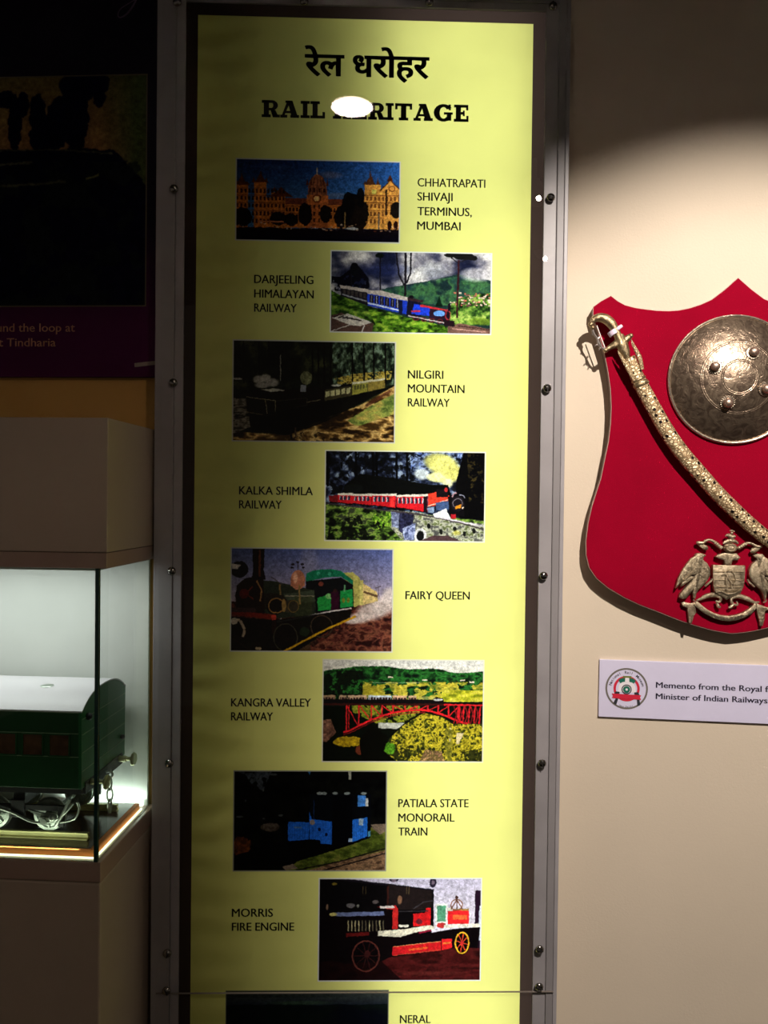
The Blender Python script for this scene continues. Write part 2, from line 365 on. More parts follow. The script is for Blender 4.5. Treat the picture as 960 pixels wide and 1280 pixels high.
    for i in range(6): x = 247+i*26; p.poly([(x, 276+i*4), (x+20, 279+i*4), (x+20, 318+i*5), (x, 313+i*5)], (44, 36, 44)); p.rect(x+9, 279+i*4, x+11, 314+i*5, (200, 206, 220))
    p.poly([(395, 300), (412, 302), (412, 372), (395, 368)], (24, 30, 60))
    p.poly([(440, 290), (500, 300), (505, 385), (430, 378)], (26, 24, 44)); p.poly([(436, 285), (515, 300), (510, 312), (438, 300)], (60, 40, 46))
    p.poly([(470, 318), (550, 335), (548, 378), (455, 368)], (38, 70, 210)); p.rect(455, 350, 500, 360, (200, 60, 90)); p.poly([(500, 320), (640, 345), (640, 352), (500, 332)], (190, 50, 60))
    p.poly([(548, 340), (640, 356), (640, 405), (545, 392)], (44, 26, 44)); p.ell(595, 364, 28, 15, (110, 160, 230)); p.ell(638, 370, 14, 30, (150, 50, 60)); p.ell(640, 372, 9, 20, (30, 20, 30))
    for x in (480, 520, 560, 600, 640): p.ell(x, 392+(x-480)*.1, 15, 12, (96, 40, 44)); p.ell(x, 392+(x-480)*.1, 8, 7, (30, 20, 26))
    p.poly([(615, 395), (672, 400), (672, 430), (620, 425)], (34, 20, 28)); p.rect(640, 315, 652, 350, (26, 20, 28)); p.line([(440, 378), (620, 412)], 5, (206, 190, 190)); p.ell(455, 284, 12, 8, (20, 18, 24))
    return p.image('print_hill_railway', (225, 226, 220))
def pic_mountain():
    p = Pic((46, 62, 888, 598)); al = np.ones((p.H, p.W), bool)
    p.mix(al, [(6, 8, 6), (14, 18, 12), (28, 32, 20), (60, 62, 36)], 60, 31)
    m = (p.X > 560) & (p.Y < 290); p.mix(m, [(8, 14, 10), (24, 34, 26), (60, 74, 54), (120, 140, 120)], 26, 17, .6)
    m = p.pm([(570, 260), (660, 235), (780, 220), (870, 215), (860, 260), (700, 285), (600, 300)]) & (p.n(14, 2) > .36); p.mix(m, [(140, 120, 40), (200, 180, 90), (90, 74, 30)], 12, 19)
    for x in (285, 455, 485, 515, 548, 660, 720, 770, 830, 100, 180, 230): p.line([(x, 62), (x+4, 290)], 8 if x > 400 else 6, (8, 7, 6))
    p.line([(291, 140), (293, 275)], 5, (150, 146, 130)); p.mix(p.em(425, 258, 34, 40) < .8, [(90, 90, 60), (150, 150, 110)], 10, 41)
    for cx, cy, rx, ry in ((180, 270, 34, 26), (215, 262, 34, 24), (250, 285, 42, 26), (200, 300, 46, 18)): p.ell(cx, cy, rx, ry, (190, 182, 172), .9, .6)
    # ground
    m = p.pm([(46, 598), (46, 545), (330, 560), (520, 470), (700, 400), (888, 290), (888, 598)]); p.mix(m, [(70, 48, 22), (150, 116, 64), (222, 190, 124), (120, 88, 44), (40, 26, 14)], 40, 23, 2.6, 3)
    m = p.pm([(640, 480), (760, 400), (888, 330), (888, 440), (800, 470), (690, 510)]); p.mix(m, [(90, 110, 50), (150, 160, 80), (190, 170, 90)], 22, 13, 2)
    m = p.pm([(330, 598), (430, 520), (640, 590), (600, 598)]) ; p.put(m & (p.n(20, 6) > .5), (30, 20, 12), .8)
    # left platform
    p.mix(p.pm([(46, 370), (120, 372), (140, 520), (60, 555), (46, 555)]), [(60, 56, 48), (150, 140, 124), (30, 26, 22)], 14, 9, 3)
    p.rect(46, 262, 95, 272, (170, 166, 156))
    # cars
    p.poly([(740, 265), (830, 255), (832, 305), (745, 325)], (140, 124, 60)); p.poly([(660, 285), (742, 275), (742, 325), (665, 345)], (150, 146, 66)); p.poly([(515, 310), (662, 292), (664, 345), (518, 378)], (66, 60, 40))
    for i in range(5): p.poly([(525+i*27, 328-i*5), (546+i*27, 324-i*5), (546+i*27, 352-i*5), (525+i*27, 358-i*5)], (190, 186, 140))
    for i in range(5): p.poly([(672+i*15, 294-i*2), (682+i*15, 292-i*2), (682+i*15, 315-i*3), (672+i*15, 318-i*3)], (90, 90, 50))
    p.poly([(510, 300), (662, 284), (662, 296), (512, 320)], (14, 14, 14)); p.poly([(660, 278), (832, 252), (832, 262), (662, 290)], (200, 196, 170)); p.ell(580, 296, 26, 6, (190, 190, 180))
    # locomotive
    p.poly([(115, 355), (180, 320), (330, 318), (480, 300), (520, 320), (520, 470), (330, 560), (140, 500)], (18, 14, 12)); p.poly([(190, 322), (270, 316), (320, 326), (240, 334)], (206, 200, 184)); 
    p.poly([(118, 362), (268, 378), (268, 452), (215, 458), (122, 440)], (22, 18, 14)); p.line([(118, 362), (268, 380), (268, 452), (228, 458), (216, 378)], 4, (150, 140, 110)); p.line([(118, 440), (225, 460)], 3, (120, 110, 84))
    p.line([(270, 382), (430, 362), (430, 400), (280, 440)], 3, (60, 56, 44)); p.line([(430, 385), (500, 372)], 4, (120, 110, 84)); p.rect(395, 295, 425, 330, (150, 150, 156)); p.ell(470, 330, 20, 24, (16, 14, 14))
    p.put(p.pm([(140, 470), (520, 380), (740, 330), (860, 300), (720, 380), (500, 500), (330, 560), (150, 540)]), (8, 7, 7), .85)
    p.line([(735, 400), (860, 320)], 14, (90, 46, 34), .7); p.line([(345, 510), (352, 580)], 12, (20, 18, 20)); p.line([(372, 520), (374, 576)], 9, (80, 60, 44))
    return p.image('print_mountain_railway')
def pic_shimla():
    p = Pic((48, 58, 900, 542)); al = np.ones((p.H, p.W), bool)
    p.mix(al, [(10, 14, 22), (30, 36, 54), (70, 82, 112), (150, 166, 188)], 34, 51, 1, 2.6)
    p.put((p.n(22, 61) > .52) & (p.X < 520), (8, 10, 14), .9)
    p.mix(p.pm([(500, 62), (800, 62), (800, 180), (600, 210), (500, 180)]) & (p.n(26, 3) > .45), [(70, 90, 150), (150, 170, 210), (20, 24, 40)], 20, 5)
    for x in (62, 210, 300, 320, 425, 480): p.line([(x, 58), (x+3, 250)], 12, (6, 7, 10))
    for i in range(26):
        rr = random.Random(i); x, y = rr.uniform(90, 540), rr.uniform(70, 220); p.line([(x, y), (x+rr.uniform(-50, 50), y+rr.uniform(5, 40))], 4, (6, 8, 12))
    for cx, cy, rx, ry, c in ((640, 110, 80, 50, (170, 170, 100)), (670, 130, 90, 60, (222, 220, 130)), (560, 180, 45, 34, (200, 210, 214)), (690, 190, 85, 42, (244, 240, 150)), (640, 195, 60, 28, (250, 250, 170)), (720, 165, 60, 50, (210, 206, 120)), (700, 225, 30, 26, (240, 240, 190))): p.ell(cx, cy, rx, ry, c, .95, .55)
    p.poly([(780, 58), (900, 58), (900, 440), (760, 420), (740, 230)], (8, 8, 10)); p.mix(p.pm([(800, 70), (890, 70), (890, 330), (810, 330)]) & (p.n(18, 71) > .6), [(70, 60, 30), (30, 26, 20)], 14, 8)
    p.poly([(140, 285), (150, 250), (230, 180), (420, 205), (600, 235), (700, 235), (720, 300)], (10, 12, 12)); p.put(p.em(200, 260, 60, 26) < .8, (16, 20, 20))
    # hillside
    m = p.Y > 340+(p.X-60)*.1; p.mix(m, [(16, 20, 14), (44, 62, 28), (96, 130, 50), (150, 176, 84), (60, 70, 50)], 24, 81, 1.5, 2.6)
    m = p.pm([(290, 400), (400, 370), (430, 440), (320, 480)]) & (p.n(16, 14) > .47); p.mix(m, [(60, 100, 24), (120, 170, 50), (190, 214, 90)], 10, 2)
    p.put(p.pm([(80, 440), (230, 400), (300, 540), (60, 540)]) & (p.n(20, 12) > .45), (14, 18, 14), .9)
    # stone bridge
    m = p.pm([(400, 370), (560, 385), (720, 425), (895, 440), (895, 540), (470, 540), (400, 470)]); p.mix(m, [(90, 90, 88), (150, 154, 136), (196, 196, 180), (110, 120, 80)], 14, 91, 1.2, 3)
    p.mix(p.pm([(445, 385), (520, 395), (510, 540), (440, 480)]), [(24, 24, 40), (60, 62, 96)], 10, 3); p.mix(p.pm([(400, 375), (445, 385), (440, 470), (405, 460)]), [(90, 96, 130), (160, 170, 200)], 9, 4); p.mix(p.pm([(460, 470), (530, 440), (525, 530), (470, 530)]), [(80, 90, 130), (190, 200, 236)], 9, 5)
    p.ring(556, 505, 32, 38, 12, (214, 214, 220)); p.ell(556, 508, 20, 26, (20, 20, 24)); p.poly([(545, 540), (620, 505), (700, 505), (790, 540)], (84, 62, 66))
    for i, (x, y) in enumerate(((600, 455), (665, 485), (740, 470), (790, 495), (840, 480))): p.ell(x, y, 9, 14, (24, 26, 24))
    p.ell(750, 490, 28, 16, (206, 200, 90), .7, .8); p.line([(60, 340), (300, 366), (560, 395), (720, 425), (895, 470)], 8, (70, 62, 66)); p.line([(640, 405), (895, 455)], 8, (206, 200, 210))
    # coaches
    R = (206, 34, 44)
    for x0, x1, y0, y1, y2, y3 in ((118, 195, 290, 290, 345, 335), (196, 296, 292, 292, 350, 340), (297, 424, 292, 290, 362, 348), (428, 592, 296, 290, 384, 358)):
        p.poly([(x0, y0), (x1, y1), (x1, y2), (x0, y3)], R); p.poly([(x0-2, y0-4), (x1+4, y1-6), (x1+2, y1+8), (x0, y0+6)], (226, 220, 206)); nW = max(3, int((x1-x0)/22))
        for i in range(nW):
            a = x0+8+i*(x1-x0-14)/nW; h = (y3-y0)*.48; p.rect(a, y0+10, a+(x1-x0-14)/nW*.7, y0+10+h, (44, 44, 66)); p.rect(a, y0+10, a+(x1-x0-14)/nW*.2, y0+10+h, (214, 214, 220))
        p.line([(x0, y3), (x1, y2)], 5, (24, 16, 20))
    p.poly([(570, 300), (590, 296), (590, 384), (572, 378)], (30, 20, 26)); p.rect(395, 300, 415, 355, (236, 60, 60)); p.poly([(70, 300), (118, 296), (118, 335), (72, 330)], (130, 30, 36))
    # engine
    p.poly([(594, 285), (650, 268), (720, 300), (712, 335), (596, 352)], (228, 70, 50)); p.poly([(638, 260), (700, 255), (700, 300), (640, 300)], (26, 20, 24)); p.line([(594, 350), (710, 310)], 4, (250, 220, 200)); p.ell(690, 262, 9, 12, (180, 50, 50))
    p.poly([(635, 330), (705, 320), (705, 365), (640, 372)], (70, 90, 130)); p.poly([(622, 392), (690, 360), (715, 415), (630, 408)], (236, 238, 240)); p.poly([(590, 360), (630, 350), (625, 385), (595, 384)], (130, 150, 180))
    p.poly([(700, 300), (740, 275), (775, 290), (790, 400), (710, 400)], (16, 14, 18)); p.ell(752, 335, 36, 40, (30, 26, 32)); p.ring(752, 332, 27, 25, 3, (150, 140, 150)); p.poly([(738, 348), (772, 336), (770, 356), (742, 364)], (230, 150, 40)); p.rect(715, 390, 745, 415, (170, 36, 46)); p.line([(722, 300), (728, 282), (745, 276)], 7, (190, 150, 160)); p.line([(760, 286), (782, 292), (790, 304)], 6, (150, 150, 170)); p.line([(730, 272), (735, 256)], 9, (30, 26, 30)); p.ell(780, 356, 5, 5, (240, 220, 200))
    return p.image('print_red_train', (226, 226, 205))
def pic_queen():
    p = Pic((58, 46, 918, 600)); p.grad((84, 96, 148), (176, 160, 176), 48, 330)
    p.ell(470, 140, 60, 120, (150, 146, 168), .5, .9)
    m = p.Y > 330; p.mix(m, [(60, 26, 20), (110, 56, 44), (40, 18, 16), (90, 60, 44)], 30, 6)
    p.mix(p.pm([(450, 600), (690, 440), (915, 390), (915, 600)]), [(40, 16, 16), (96, 48, 40), (130, 80, 60), (60, 26, 22)], 26, 7, 1.6)
    for i in range(9):
        rr = random.Random(i); x = rr.uniform(620, 860); y = rr.uniform(470, 560); p.line([(x, y), (x+30, y-24), (x+70, y-20)], 3, (150, 96, 74), .6)
    # smoke
    for cx, cy, rx, ry in ((700, 430, 50, 22), (740, 415, 70, 34), (800, 380, 90, 55), (860, 350, 80, 60), (900, 300, 50, 60)): p.ell(cx, cy, rx, ry, (214, 200, 196), .85, .7)
    # far coaches
    p.poly([(750, 225), (830, 275), (836, 325), (752, 345)], (216, 192, 130)); p.line([(760, 275), (834, 300)], 12, (110, 84, 60)); p.poly([(650, 175), (700, 172), (738, 200), (748, 235), (740, 345), (700, 362)], (176, 170, 96)); p.rect(740, 215, 758, 345, (206, 196, 120)); p.line([(838, 245), (840, 300)], 4, (90, 80, 90)); p.line([(820, 255), (850, 246)], 4, (90, 80, 90))
    # cab
    p.poly([(455, 180), (500, 162), (580, 156), (640, 166), (705, 215), (705, 240), (640, 195), (560, 200), (455, 225)], (24, 116, 84)); p.poly([(455, 222), (640, 200), (705, 240), (708, 360), (640, 385), (455, 400)], (16, 18, 22)); p.poly([(636, 270), (702, 262), (706, 352), (638, 362)], (34, 150, 76)); p.rect(655, 240, 664, 275, (100, 150, 110)); p.poly([(515, 310), (590, 285), (592, 370), (520, 380)], (40, 150, 70)); p.ell(575, 300, 18, 14, (120, 180, 110)); p.ell(535, 235, 14, 12, (120, 60, 50)); p.poly([(585, 280), (620, 262), (632, 300), (630, 375), (590, 375)], (56, 16, 40)); p.ell(610, 270, 10, 11, (60, 34, 34))
    for x in (520, 580): p.ell(x, 180, 9, 11, (60, 150, 120))
    for x in (655, 680): p.ell(x, 320, 8, 14, (120, 130, 50))
    # boiler
    p.poly([(200, 215), (300, 225), (420, 250), (500, 270), (510, 400), (300, 420), (200, 400)], (46, 52, 40)); p.poly([(340, 290), (500, 268), (505, 330), (345, 340)], (70, 78, 62)); p.line([(345, 300), (500, 300)], 5, (150, 140, 120)); p.poly([(395, 300), (490, 300), (480, 600), (400, 600)], (64, 70, 40), .5)
    p.ell(412, 215, 38, 52, (196, 130, 100)); p.rect(376, 215, 450, 250, (186, 120, 92)); p.ell(400, 205, 14, 34, (236, 190, 160), .7, .6)
    p.line([(412, 165), (410, 120)], 4, (60, 50, 56))
    for x, y in ((385, 132), (435, 132), (410, 120), (382, 150), (440, 148)): p.ell(x, y, 9, 5, (40, 34, 40))
    for x in (318, 420): p.line([(x, 240), (x+4, 345)], 8, (150, 120, 70))
    p.ell(270, 330, 88, 44, (40, 34, 28)); p.ell(295, 355, 46, 46, (26, 22, 20)); p.ring(300, 352, 44, 42, 7, (150, 110, 60)); p.ell(375, 355, 46, 34, (60, 54, 42)); p.ring(390, 355, 30, 34, 5, (120, 96, 50)); p.ell(340, 350, 12, 34, (150, 120, 70))
    p.ell(160, 300, 75, 95, (30, 22, 18)); p.poly([(90, 250), (130, 215), (230, 205), (240, 400), (90, 400)], (34, 22, 18)); p.line([(195, 220), (222, 270), (215, 330)], 8, (160, 116, 70)); p.line([(120, 315), (175, 250)], 6, (110, 44, 34)); p.line([(115, 270), (180, 320)], 6, (110, 44, 34)); p.ell(130, 290, 26, 26, (90, 26, 22))
    p.poly([(172, 50), (236, 50), (232, 165), (244, 215), (168, 215), (176, 165)], (26, 18, 18)); p.rect(205, 60, 216, 200, (96, 50, 30)); p.ell(105, 162, 46, 44, (22, 20, 26)); p.rect(62, 128, 105, 185, (28, 26, 34)); p.poly([(64, 130), (110, 138), (96, 160), (64, 160)], (206, 196, 190)); p.line([(270, 200), (330, 240)], 5, (80, 70, 70))
    # buffer beam
    p.poly([(60, 380), (300, 400), (300, 430), (60, 400)], (120, 36, 22)); p.poly([(275, 400), (300, 400), (300, 500), (278, 500)], (196, 66, 50)); p.rect(60, 365, 190, 388, (60, 40, 40)); p.line([(305, 440), (590, 380), (700, 362)], 8, (206, 196, 196)); p.line([(300, 438), (330, 420)], 8, (190, 180, 180))
    p.put(p.pm([(60, 410), (275, 430), (480, 400), (700, 370), (690, 410), (400, 600), (60, 600)]), (12, 12, 10), .88); p.ring(350, 520, 65, 75, 6, (60, 56, 44)); p.ring(540, 460, 60, 60, 6, (70, 56, 44)); p.line([(340, 595), (560, 478), (720, 405)], 11, (196, 150, 30)); p.ell(450, 490, 26, 24, (40, 60, 36), .6)
    p.line([(70, 430), (110, 430), (135, 480), (125, 520)], 14, (170, 150, 130)); p.ell(80, 435, 20, 18, (190, 176, 160)); p.ell(208, 580, 16, 9, (170, 150, 120)); p.line([(60, 520), (180, 600)], 10, (30, 20, 18))
    return p.image('print_green_engine')
def pic_kangra():
    p = Pic((34, 38, 908, 604)); p.grad((206, 204, 200), (214, 210, 200), 38, 120)
    ridge = 95-20*np.sin((p.X-100)/130)-22*np.exp(-((p.X-640)/110)**2)+14*(p.n(60, 3)-.5)
    m = p.Y > ridge; p.mix(m, [(10, 24, 14), (24, 64, 28), (50, 120, 50), (20, 44, 22)], 30, 4, 1.4, 2.4)
    t = np.clip((p.X-250)/200, 0, 1); m2 = (p.Y > 160) & (p.X > 250) & (p.n(26, 15, 4, 1.6) > .46); p.mix(m2, [(150, 140, 40), (200, 186, 70), (110, 120, 40)], 16, 16, 2)
    p.mix((p.Y > 205) & (p.X > 680), [(120, 130, 30), (190, 186, 50), (210, 200, 90)], 22, 33, 2)
    p.put((p.X < 250) & (p.Y > 100) & (p.n(30, 8) > .4), (10, 16, 10), .9)
    for x, y in ((790, 145), (840, 155), (400, 130), (585, 145)): p.rect(x-14, y, x+14, y+9, (216, 200, 180))
    p.line([(300, 165), (560, 165)], 3, (190, 200, 190))
    # gorge
    p.put(p.Y > 268, (14, 18, 12)); p.mix(p.pm([(40, 370), (80, 365), (110, 440), (60, 490), (36, 490)]), [(150, 110, 90), (90, 60, 50)], 14, 3)
    p.mix(p.pm([(190, 290), (560, 290), (560, 330), (480, 380), (330, 390), (200, 330)]) & (p.n(22, 44) > .4), [(90, 110, 30), (160, 160, 50), (30, 50, 20)], 16, 5)
    p.mix(p.pm([(350, 600), (400, 470), (470, 400), (580, 330), (680, 350), (740, 390), (904, 390), (904, 600)]), [(84, 80, 18), (150, 138, 32), (212, 194, 64), (170, 156, 40), (90, 92, 28), (40, 44, 18)], 15, 55, 1, 2.4)
    p.put(p.pm([(350, 600), (400, 470), (560, 520), (700, 560), (904, 520), (904, 600)]) & (p.n(22, 66) > .5), (30, 34, 16), .85); p.mix((p.em(398, 525, 36, 38) < .4+.8*p.n(14, 78)), [(60, 110, 24), (110, 170, 46)], 9, 4); p.poly([(760, 440), (800, 440), (775, 500), (760, 500)], (206, 190, 150)); p.rect(722, 410, 730, 490, (190, 180, 160))
    p.mix(p.pm([(700, 420), (745, 400), (735, 600), (700, 600)]) & (p.n(16, 67) > .5), [(90, 90, 30), (150, 140, 50)], 10, 6)
    p.mix(p.pm([(560, 600), (590, 530), (680, 540), (700, 600)]), [(150, 110, 90), (90, 80, 40), (190, 150, 110)], 12, 4)
    p.poly([(335, 385), (480, 385), (440, 418), (340, 415)], (190, 190, 180)); p.mix((p.em(175, 488, 85, 30) < .5+.8*p.n(18, 77)), [(200, 170, 30), (130, 106, 26)], 10, 4); p.ell(245, 535, 30, 26, (130, 60, 40), .8)
    p.poly([(235, 480), (300, 390), (390, 460), (370, 540), (440, 600), (250, 600)], (12, 12, 8))
    # bridge
    R = (206, 38, 44)
    p.rect(36, 278, 904, 290, (60, 22, 20)); p.line([(36, 276), (160, 276)], 6, R)
    arc = [(150, 438), (190, 425), (240, 398), (300, 368), (370, 342), (440, 325), (510, 316), (590, 314), (650, 328), (710, 348), (770, 375), (820, 388)]
    p.line(arc, 11, R); p.line([(a, b+14) for a, b in arc[:8]], 4, (150, 30, 34)); tops = [165, 232, 298, 355, 415, 480, 545, 605, 660, 715, 775]
    ay = lambda x: float(np.interp(x, [a for a, b in arc], [b for a, b in arc]))
    for i, x in enumerate(tops):
        p.line([(x, 288), (x, ay(x))], 8, R)
        if i < 10: x2 = tops[i+1]; p.line([(x, 288), (x2-4, ay(x2))] if i < 5 else [(x2, 290), (x, ay(x))], 6, R)
    p.line([(178, 288), (178, 420)], 4, R)
    for x in (770, 800, 830, 860, 888): p.line([(x, 290), (x-6, 388)], 8, R); p.line([(x-25, 290), (x, 388)], 5, (150, 30, 36)); p.line([(x, 290), (x-25, 388)], 5, (150, 30, 36))
    p.line([(690, 284), (904, 288)], 8, R)
    # train
    for x0, x1, c in ((36, 105, (170, 140, 110)), (125, 165, (190, 160, 130)), (170, 272, (200, 170, 140)), (280, 406, (196, 206, 220)), (412, 490, (206, 170, 140)), (498, 542, (190, 160, 130))):
        p.rect(x0, 235, x1, 256, c); p.rect(x0+4, 246, x1-4, 258, (60, 40, 40)); [p.rect(x, 247, x+4, 257, c) for x in range(int(x0)+10, int(x1)-6, 16)]
    p.rect(36, 256, 690, 278, (16, 12, 14)); p.poly([(545, 262), (620, 258), (650, 242), (685, 250), (688, 276), (545, 276)], (18, 14, 16)); p.ell(660, 258, 26, 6, (190, 190, 190)); p.rect(550, 240, 640, 256, (190, 180, 110), .6)
    return p.image('print_arch_bridge', (214, 210, 190))
def pic_monorail():
    p = Pic((54, 36, 888, 588)); al = np.ones((p.H, p.W), bool)
    p.mix(al, [(4, 4, 5), (8, 9, 9), (14, 15, 12)], 40, 3); p.mix(p.pm([(60, 40), (260, 40), (230, 110), (215, 150), (150, 110), (120, 60)]) & (p.n(24, 6) > .4), [(70, 76, 84), (40, 44, 50)], 20, 4)
    p.mix(p.em(255, 345, 58, 26) < .3+1.0*p.n(14, 80), [(50, 40, 34), (90, 80, 70)], 12, 8); p.mix(p.em(100, 450, 55, 60) < .4+.9*p.n(16, 79), [(120, 64, 30), (60, 34, 20)], 16, 3)
    for x, y, w in ((90, 288, 40), (220, 298, 14), (310, 280, 26), (270, 58, 40), (215, 145, 12), (120, 200, 10)): p.ell(x, y, w/2, 6, (80, 84, 84), .8)
    # ground
    p.mix(p.pm([(330, 586), (420, 520), (600, 470), (760, 400), (800, 345), (885, 360), (885, 586)]), [(50, 60, 20), (84, 96, 34), (110, 110, 50)], 22, 8, 2); p.poly([(800, 330), (885, 325), (885, 365), (850, 385), (810, 350)], (120, 104, 90))
    p.mix(p.pm([(440, 588), (600, 540), (885, 470), (885, 588)]), [(96, 74, 54), (140, 110, 84), (70, 50, 36)], 16, 2, 2); p.line([(400, 580), (620, 535), (885, 460)], 7, (26, 20, 20)); p.line([(520, 588), (700, 540), (885, 486)], 7, (26, 20, 20)); p.poly([(320, 560), (380, 545), (410, 570), (340, 580)], (120, 104, 90))
    p.poly([(60, 560), (330, 555), (700, 440), (800, 400), (800, 380), (340, 420), (60, 500)], (6, 6, 7))
    # body
    Bl = (34, 96, 190); p.poly([(465, 165), (800, 165), (800, 400), (700, 430), (590, 440), (465, 410)], (8, 10, 16))
    p.poly([(350, 315), (465, 318), (465, 412), (350, 420)], Bl); p.poly([(465, 260), (480, 300), (590, 315), (590, 440), (530, 435), (525, 415), (468, 412)], Bl); p.poly([(700, 305), (782, 290), (782, 395), (700, 428)], (40, 110, 205)); p.poly([(728, 170), (770, 170), (772, 232), (728, 232)], (70, 130, 206)); p.rect(770, 185, 786, 230, (190, 190, 190)); p.poly([(590, 170), (700, 170), (700, 435), (590, 440)], (6, 6, 10))
    for x in range(360, 590, 14): p.line([(x, 322), (x, 412)], 1.6, (24, 70, 150))
    for x in range(710, 780, 12): p.line([(x, 305), (x, 410)], 1.6, (30, 80, 160))
    p.ell(520, 358, 8, 9, (10, 20, 50)); p.ell(560, 385, 8, 9, (10, 20, 50)); p.rect(384, 340, 425, 352, (90, 110, 130), .7); p.rect(735, 298, 760, 335, (150, 170, 190)); p.ell(482, 318, 14, 16, (130, 120, 120))
    for x in (520, 545, 605, 670, 760): p.ell(x, 160, 16, 8, (150, 160, 160), .8)
    p.rect(676, 40, 690, 85, (140, 140, 130)); p.poly([(456, 40), (475, 40), (465, 62)], (50, 100, 150)); p.rect(680, 405, 700, 425, (150, 170, 200)); p.rect(785, 365, 800, 395, (80, 140, 170)); p.line([(490, 200), (490, 300)], 4, (30, 60, 110))
    return p.image('print_blue_monorail', (150, 150, 135))
def pic_fire():
    p = Pic((60, 36, 898, 574)); p.grad((186, 180, 200), (212, 206, 220), 38, 250)
    p.poly([(60, 38), (240, 44), (650, 100), (650, 300), (60, 500)], (14, 12, 14)); p.line([(150, 42), (430, 72), (650, 100)], 10, (30, 26, 34)); p.poly([(415, 70), (640, 102), (640, 200), (415, 200)], (36, 28, 28)); p.rect(410, 80, 420, 300, (60, 30, 26))
    p.mix(p.pm([(60, 470), (420, 430), (760, 380), (900, 370), (900, 576), (60, 576)]), [(44, 14, 14), (84, 28, 28), (60, 18, 18)], 34, 4, 2.5); p.put(p.pm([(60, 440), (360, 440), (420, 500), (500, 574), (60, 574)]), (14, 8, 10), .75); p.poly([(862, 100), (895, 100), (895, 400), (862, 400)], (40, 22, 40)); p.poly([(885, 180), (897, 180), (897, 360), (880, 360)], (206, 214, 230))
    for x, y, w in ((445, 45, 24), (645, 60, 17)): p.ell(x, y, w, w*.4 if x < 500 else 26, (40, 34, 50)); p.ell(x, y, w*.5, 12, (110, 96, 110))
    for x, y, w, h, c in ((140, 66, 16, 8, (150, 130, 50)), (105, 185, 7, 18, (150, 120, 96)), (225, 178, 26, 14, (120, 116, 120)), (262, 180, 8, 10, (150, 150, 140)), (475, 150, 14, 26, (150, 110, 84)), (350, 160, 18, 12, (110, 100, 100))): p.ell(x, y, w, h, c, .8, .4)
    for x in (285, 300, 510, 522): p.line([(x, 80), (x, 120)], 3, (90, 76, 50))
    # truck
    p.poly([(60, 210), (400, 205), (470, 180), (470, 300), (640, 285), (640, 320), (760, 300), (890, 290), (880, 400), (760, 400), (420, 450), (380, 470), (200, 480), (60, 440)], (16, 10, 12))
    p.poly([(120, 215), (395, 208), (400, 230), (150, 235)], (110, 120, 160)); p.ell(135, 224, 20, 9, (190, 180, 110)); p.rect(205, 250, 400, 310, (20, 16, 16))
    for i in range(11): p.line([(212+i*18, 255), (214+i*18, 312)], 6, (170, 160, 124) if i % 3 == 0 or i < 4 else (96, 88, 70))
    p.poly([(360, 185), (455, 178), (468, 195), (468, 300), (438, 300), (440, 200)], (190, 44, 42)); p.poly([(370, 182), (440, 178), (452, 190), (380, 194)], (210, 200, 196)); p.poly([(545, 222), (605, 215), (610, 190), (636, 190), (636, 284), (545, 286)], (206, 34, 38)); p.ell(576, 262, 17, 14, (110, 40, 50)); p.rect(660, 170, 720, 290, (230, 230, 226)); p.rect(668, 180, 712, 262, (90, 150, 120)); p.rect(722, 200, 832, 274, (226, 44, 48)); p.rect(750, 228, 820, 252, (236, 110, 60)); p.rect(722, 190, 750, 208, (226, 220, 206)); p.rect(755, 196, 832, 206, (170, 130, 70)); p.ell(690, 282, 24, 14, (200, 60, 60))
    p.ring(768, 175, 32, 30, 5, (130, 84, 60)); p.line([(738, 200), (768, 150), (800, 200)], 5, (110, 70, 50)); p.ell(768, 136, 8, 8, (70, 44, 40)); p.line([(768, 140), (768, 200)], 4, (90, 60, 50)); p.line([(545, 195), (600, 160), (650, 155)], 5, (60, 56, 60)); p.line([(470, 210), (620, 206)], 5, (60, 56, 60)); p.rect(472, 278, 522, 290, (226, 220, 206))
    p.poly([(365, 310), (500, 300), (620, 282), (655, 284), (655, 300), (560, 318), (480, 342), (365, 335)], (222, 216, 196)); p.poly([(705, 280), (880, 272), (892, 285), (880, 292), (705, 295)], (226, 220, 206)); p.line([(575, 320), (640, 308)], 8, (150, 30, 60))
    p.poly([(440, 392), (690, 362), (690, 412), (440, 440)], (196, 34, 40)); p.line([(445, 392), (690, 364)], 3, (230, 170, 110)); p.line([(445, 438), (690, 408)], 3, (180, 90, 60)); p.line([(525, 408), (622, 398)], 10, (220, 110, 50), .8); p.poly([(694, 352), (746, 350), (746, 400), (694, 410)], (214, 40, 44)); p.line([(700, 376), (742, 370)], 10, (226, 140, 60), .8); p.poly([(200, 322), (320, 314), (318, 334), (205, 340)], (100, 26, 26))
    # wheels
    p.ell(798, 372, 42, 62, (16, 10, 10)); p.ring(798, 373, 38, 58, 8, (236, 180, 50))
    for i in range(8): a = i*PI/4+.2; p.line([(798, 373), (798+30*math.cos(a), 373+48*math.sin(a))], 5, (226, 80, 50))
    p.ell(798, 373, 8, 12, (200, 50, 50)); p.ring(305, 440, 72, 82, 8, (96, 50, 44)); p.ell(312, 430, 16, 18, (70, 30, 30))
    for i in range(10): a = i*PI/5; p.line([(308, 438), (308+62*math.cos(a), 438+72*math.sin(a))], 4, (60, 28, 28))
    p.ell(860, 345, 16, 50, (12, 8, 10)); p.ell(640, 530, 200, 14, (110, 50, 44), .4, .8)
    return p.image('print_fire_engine', (214, 214, 214))
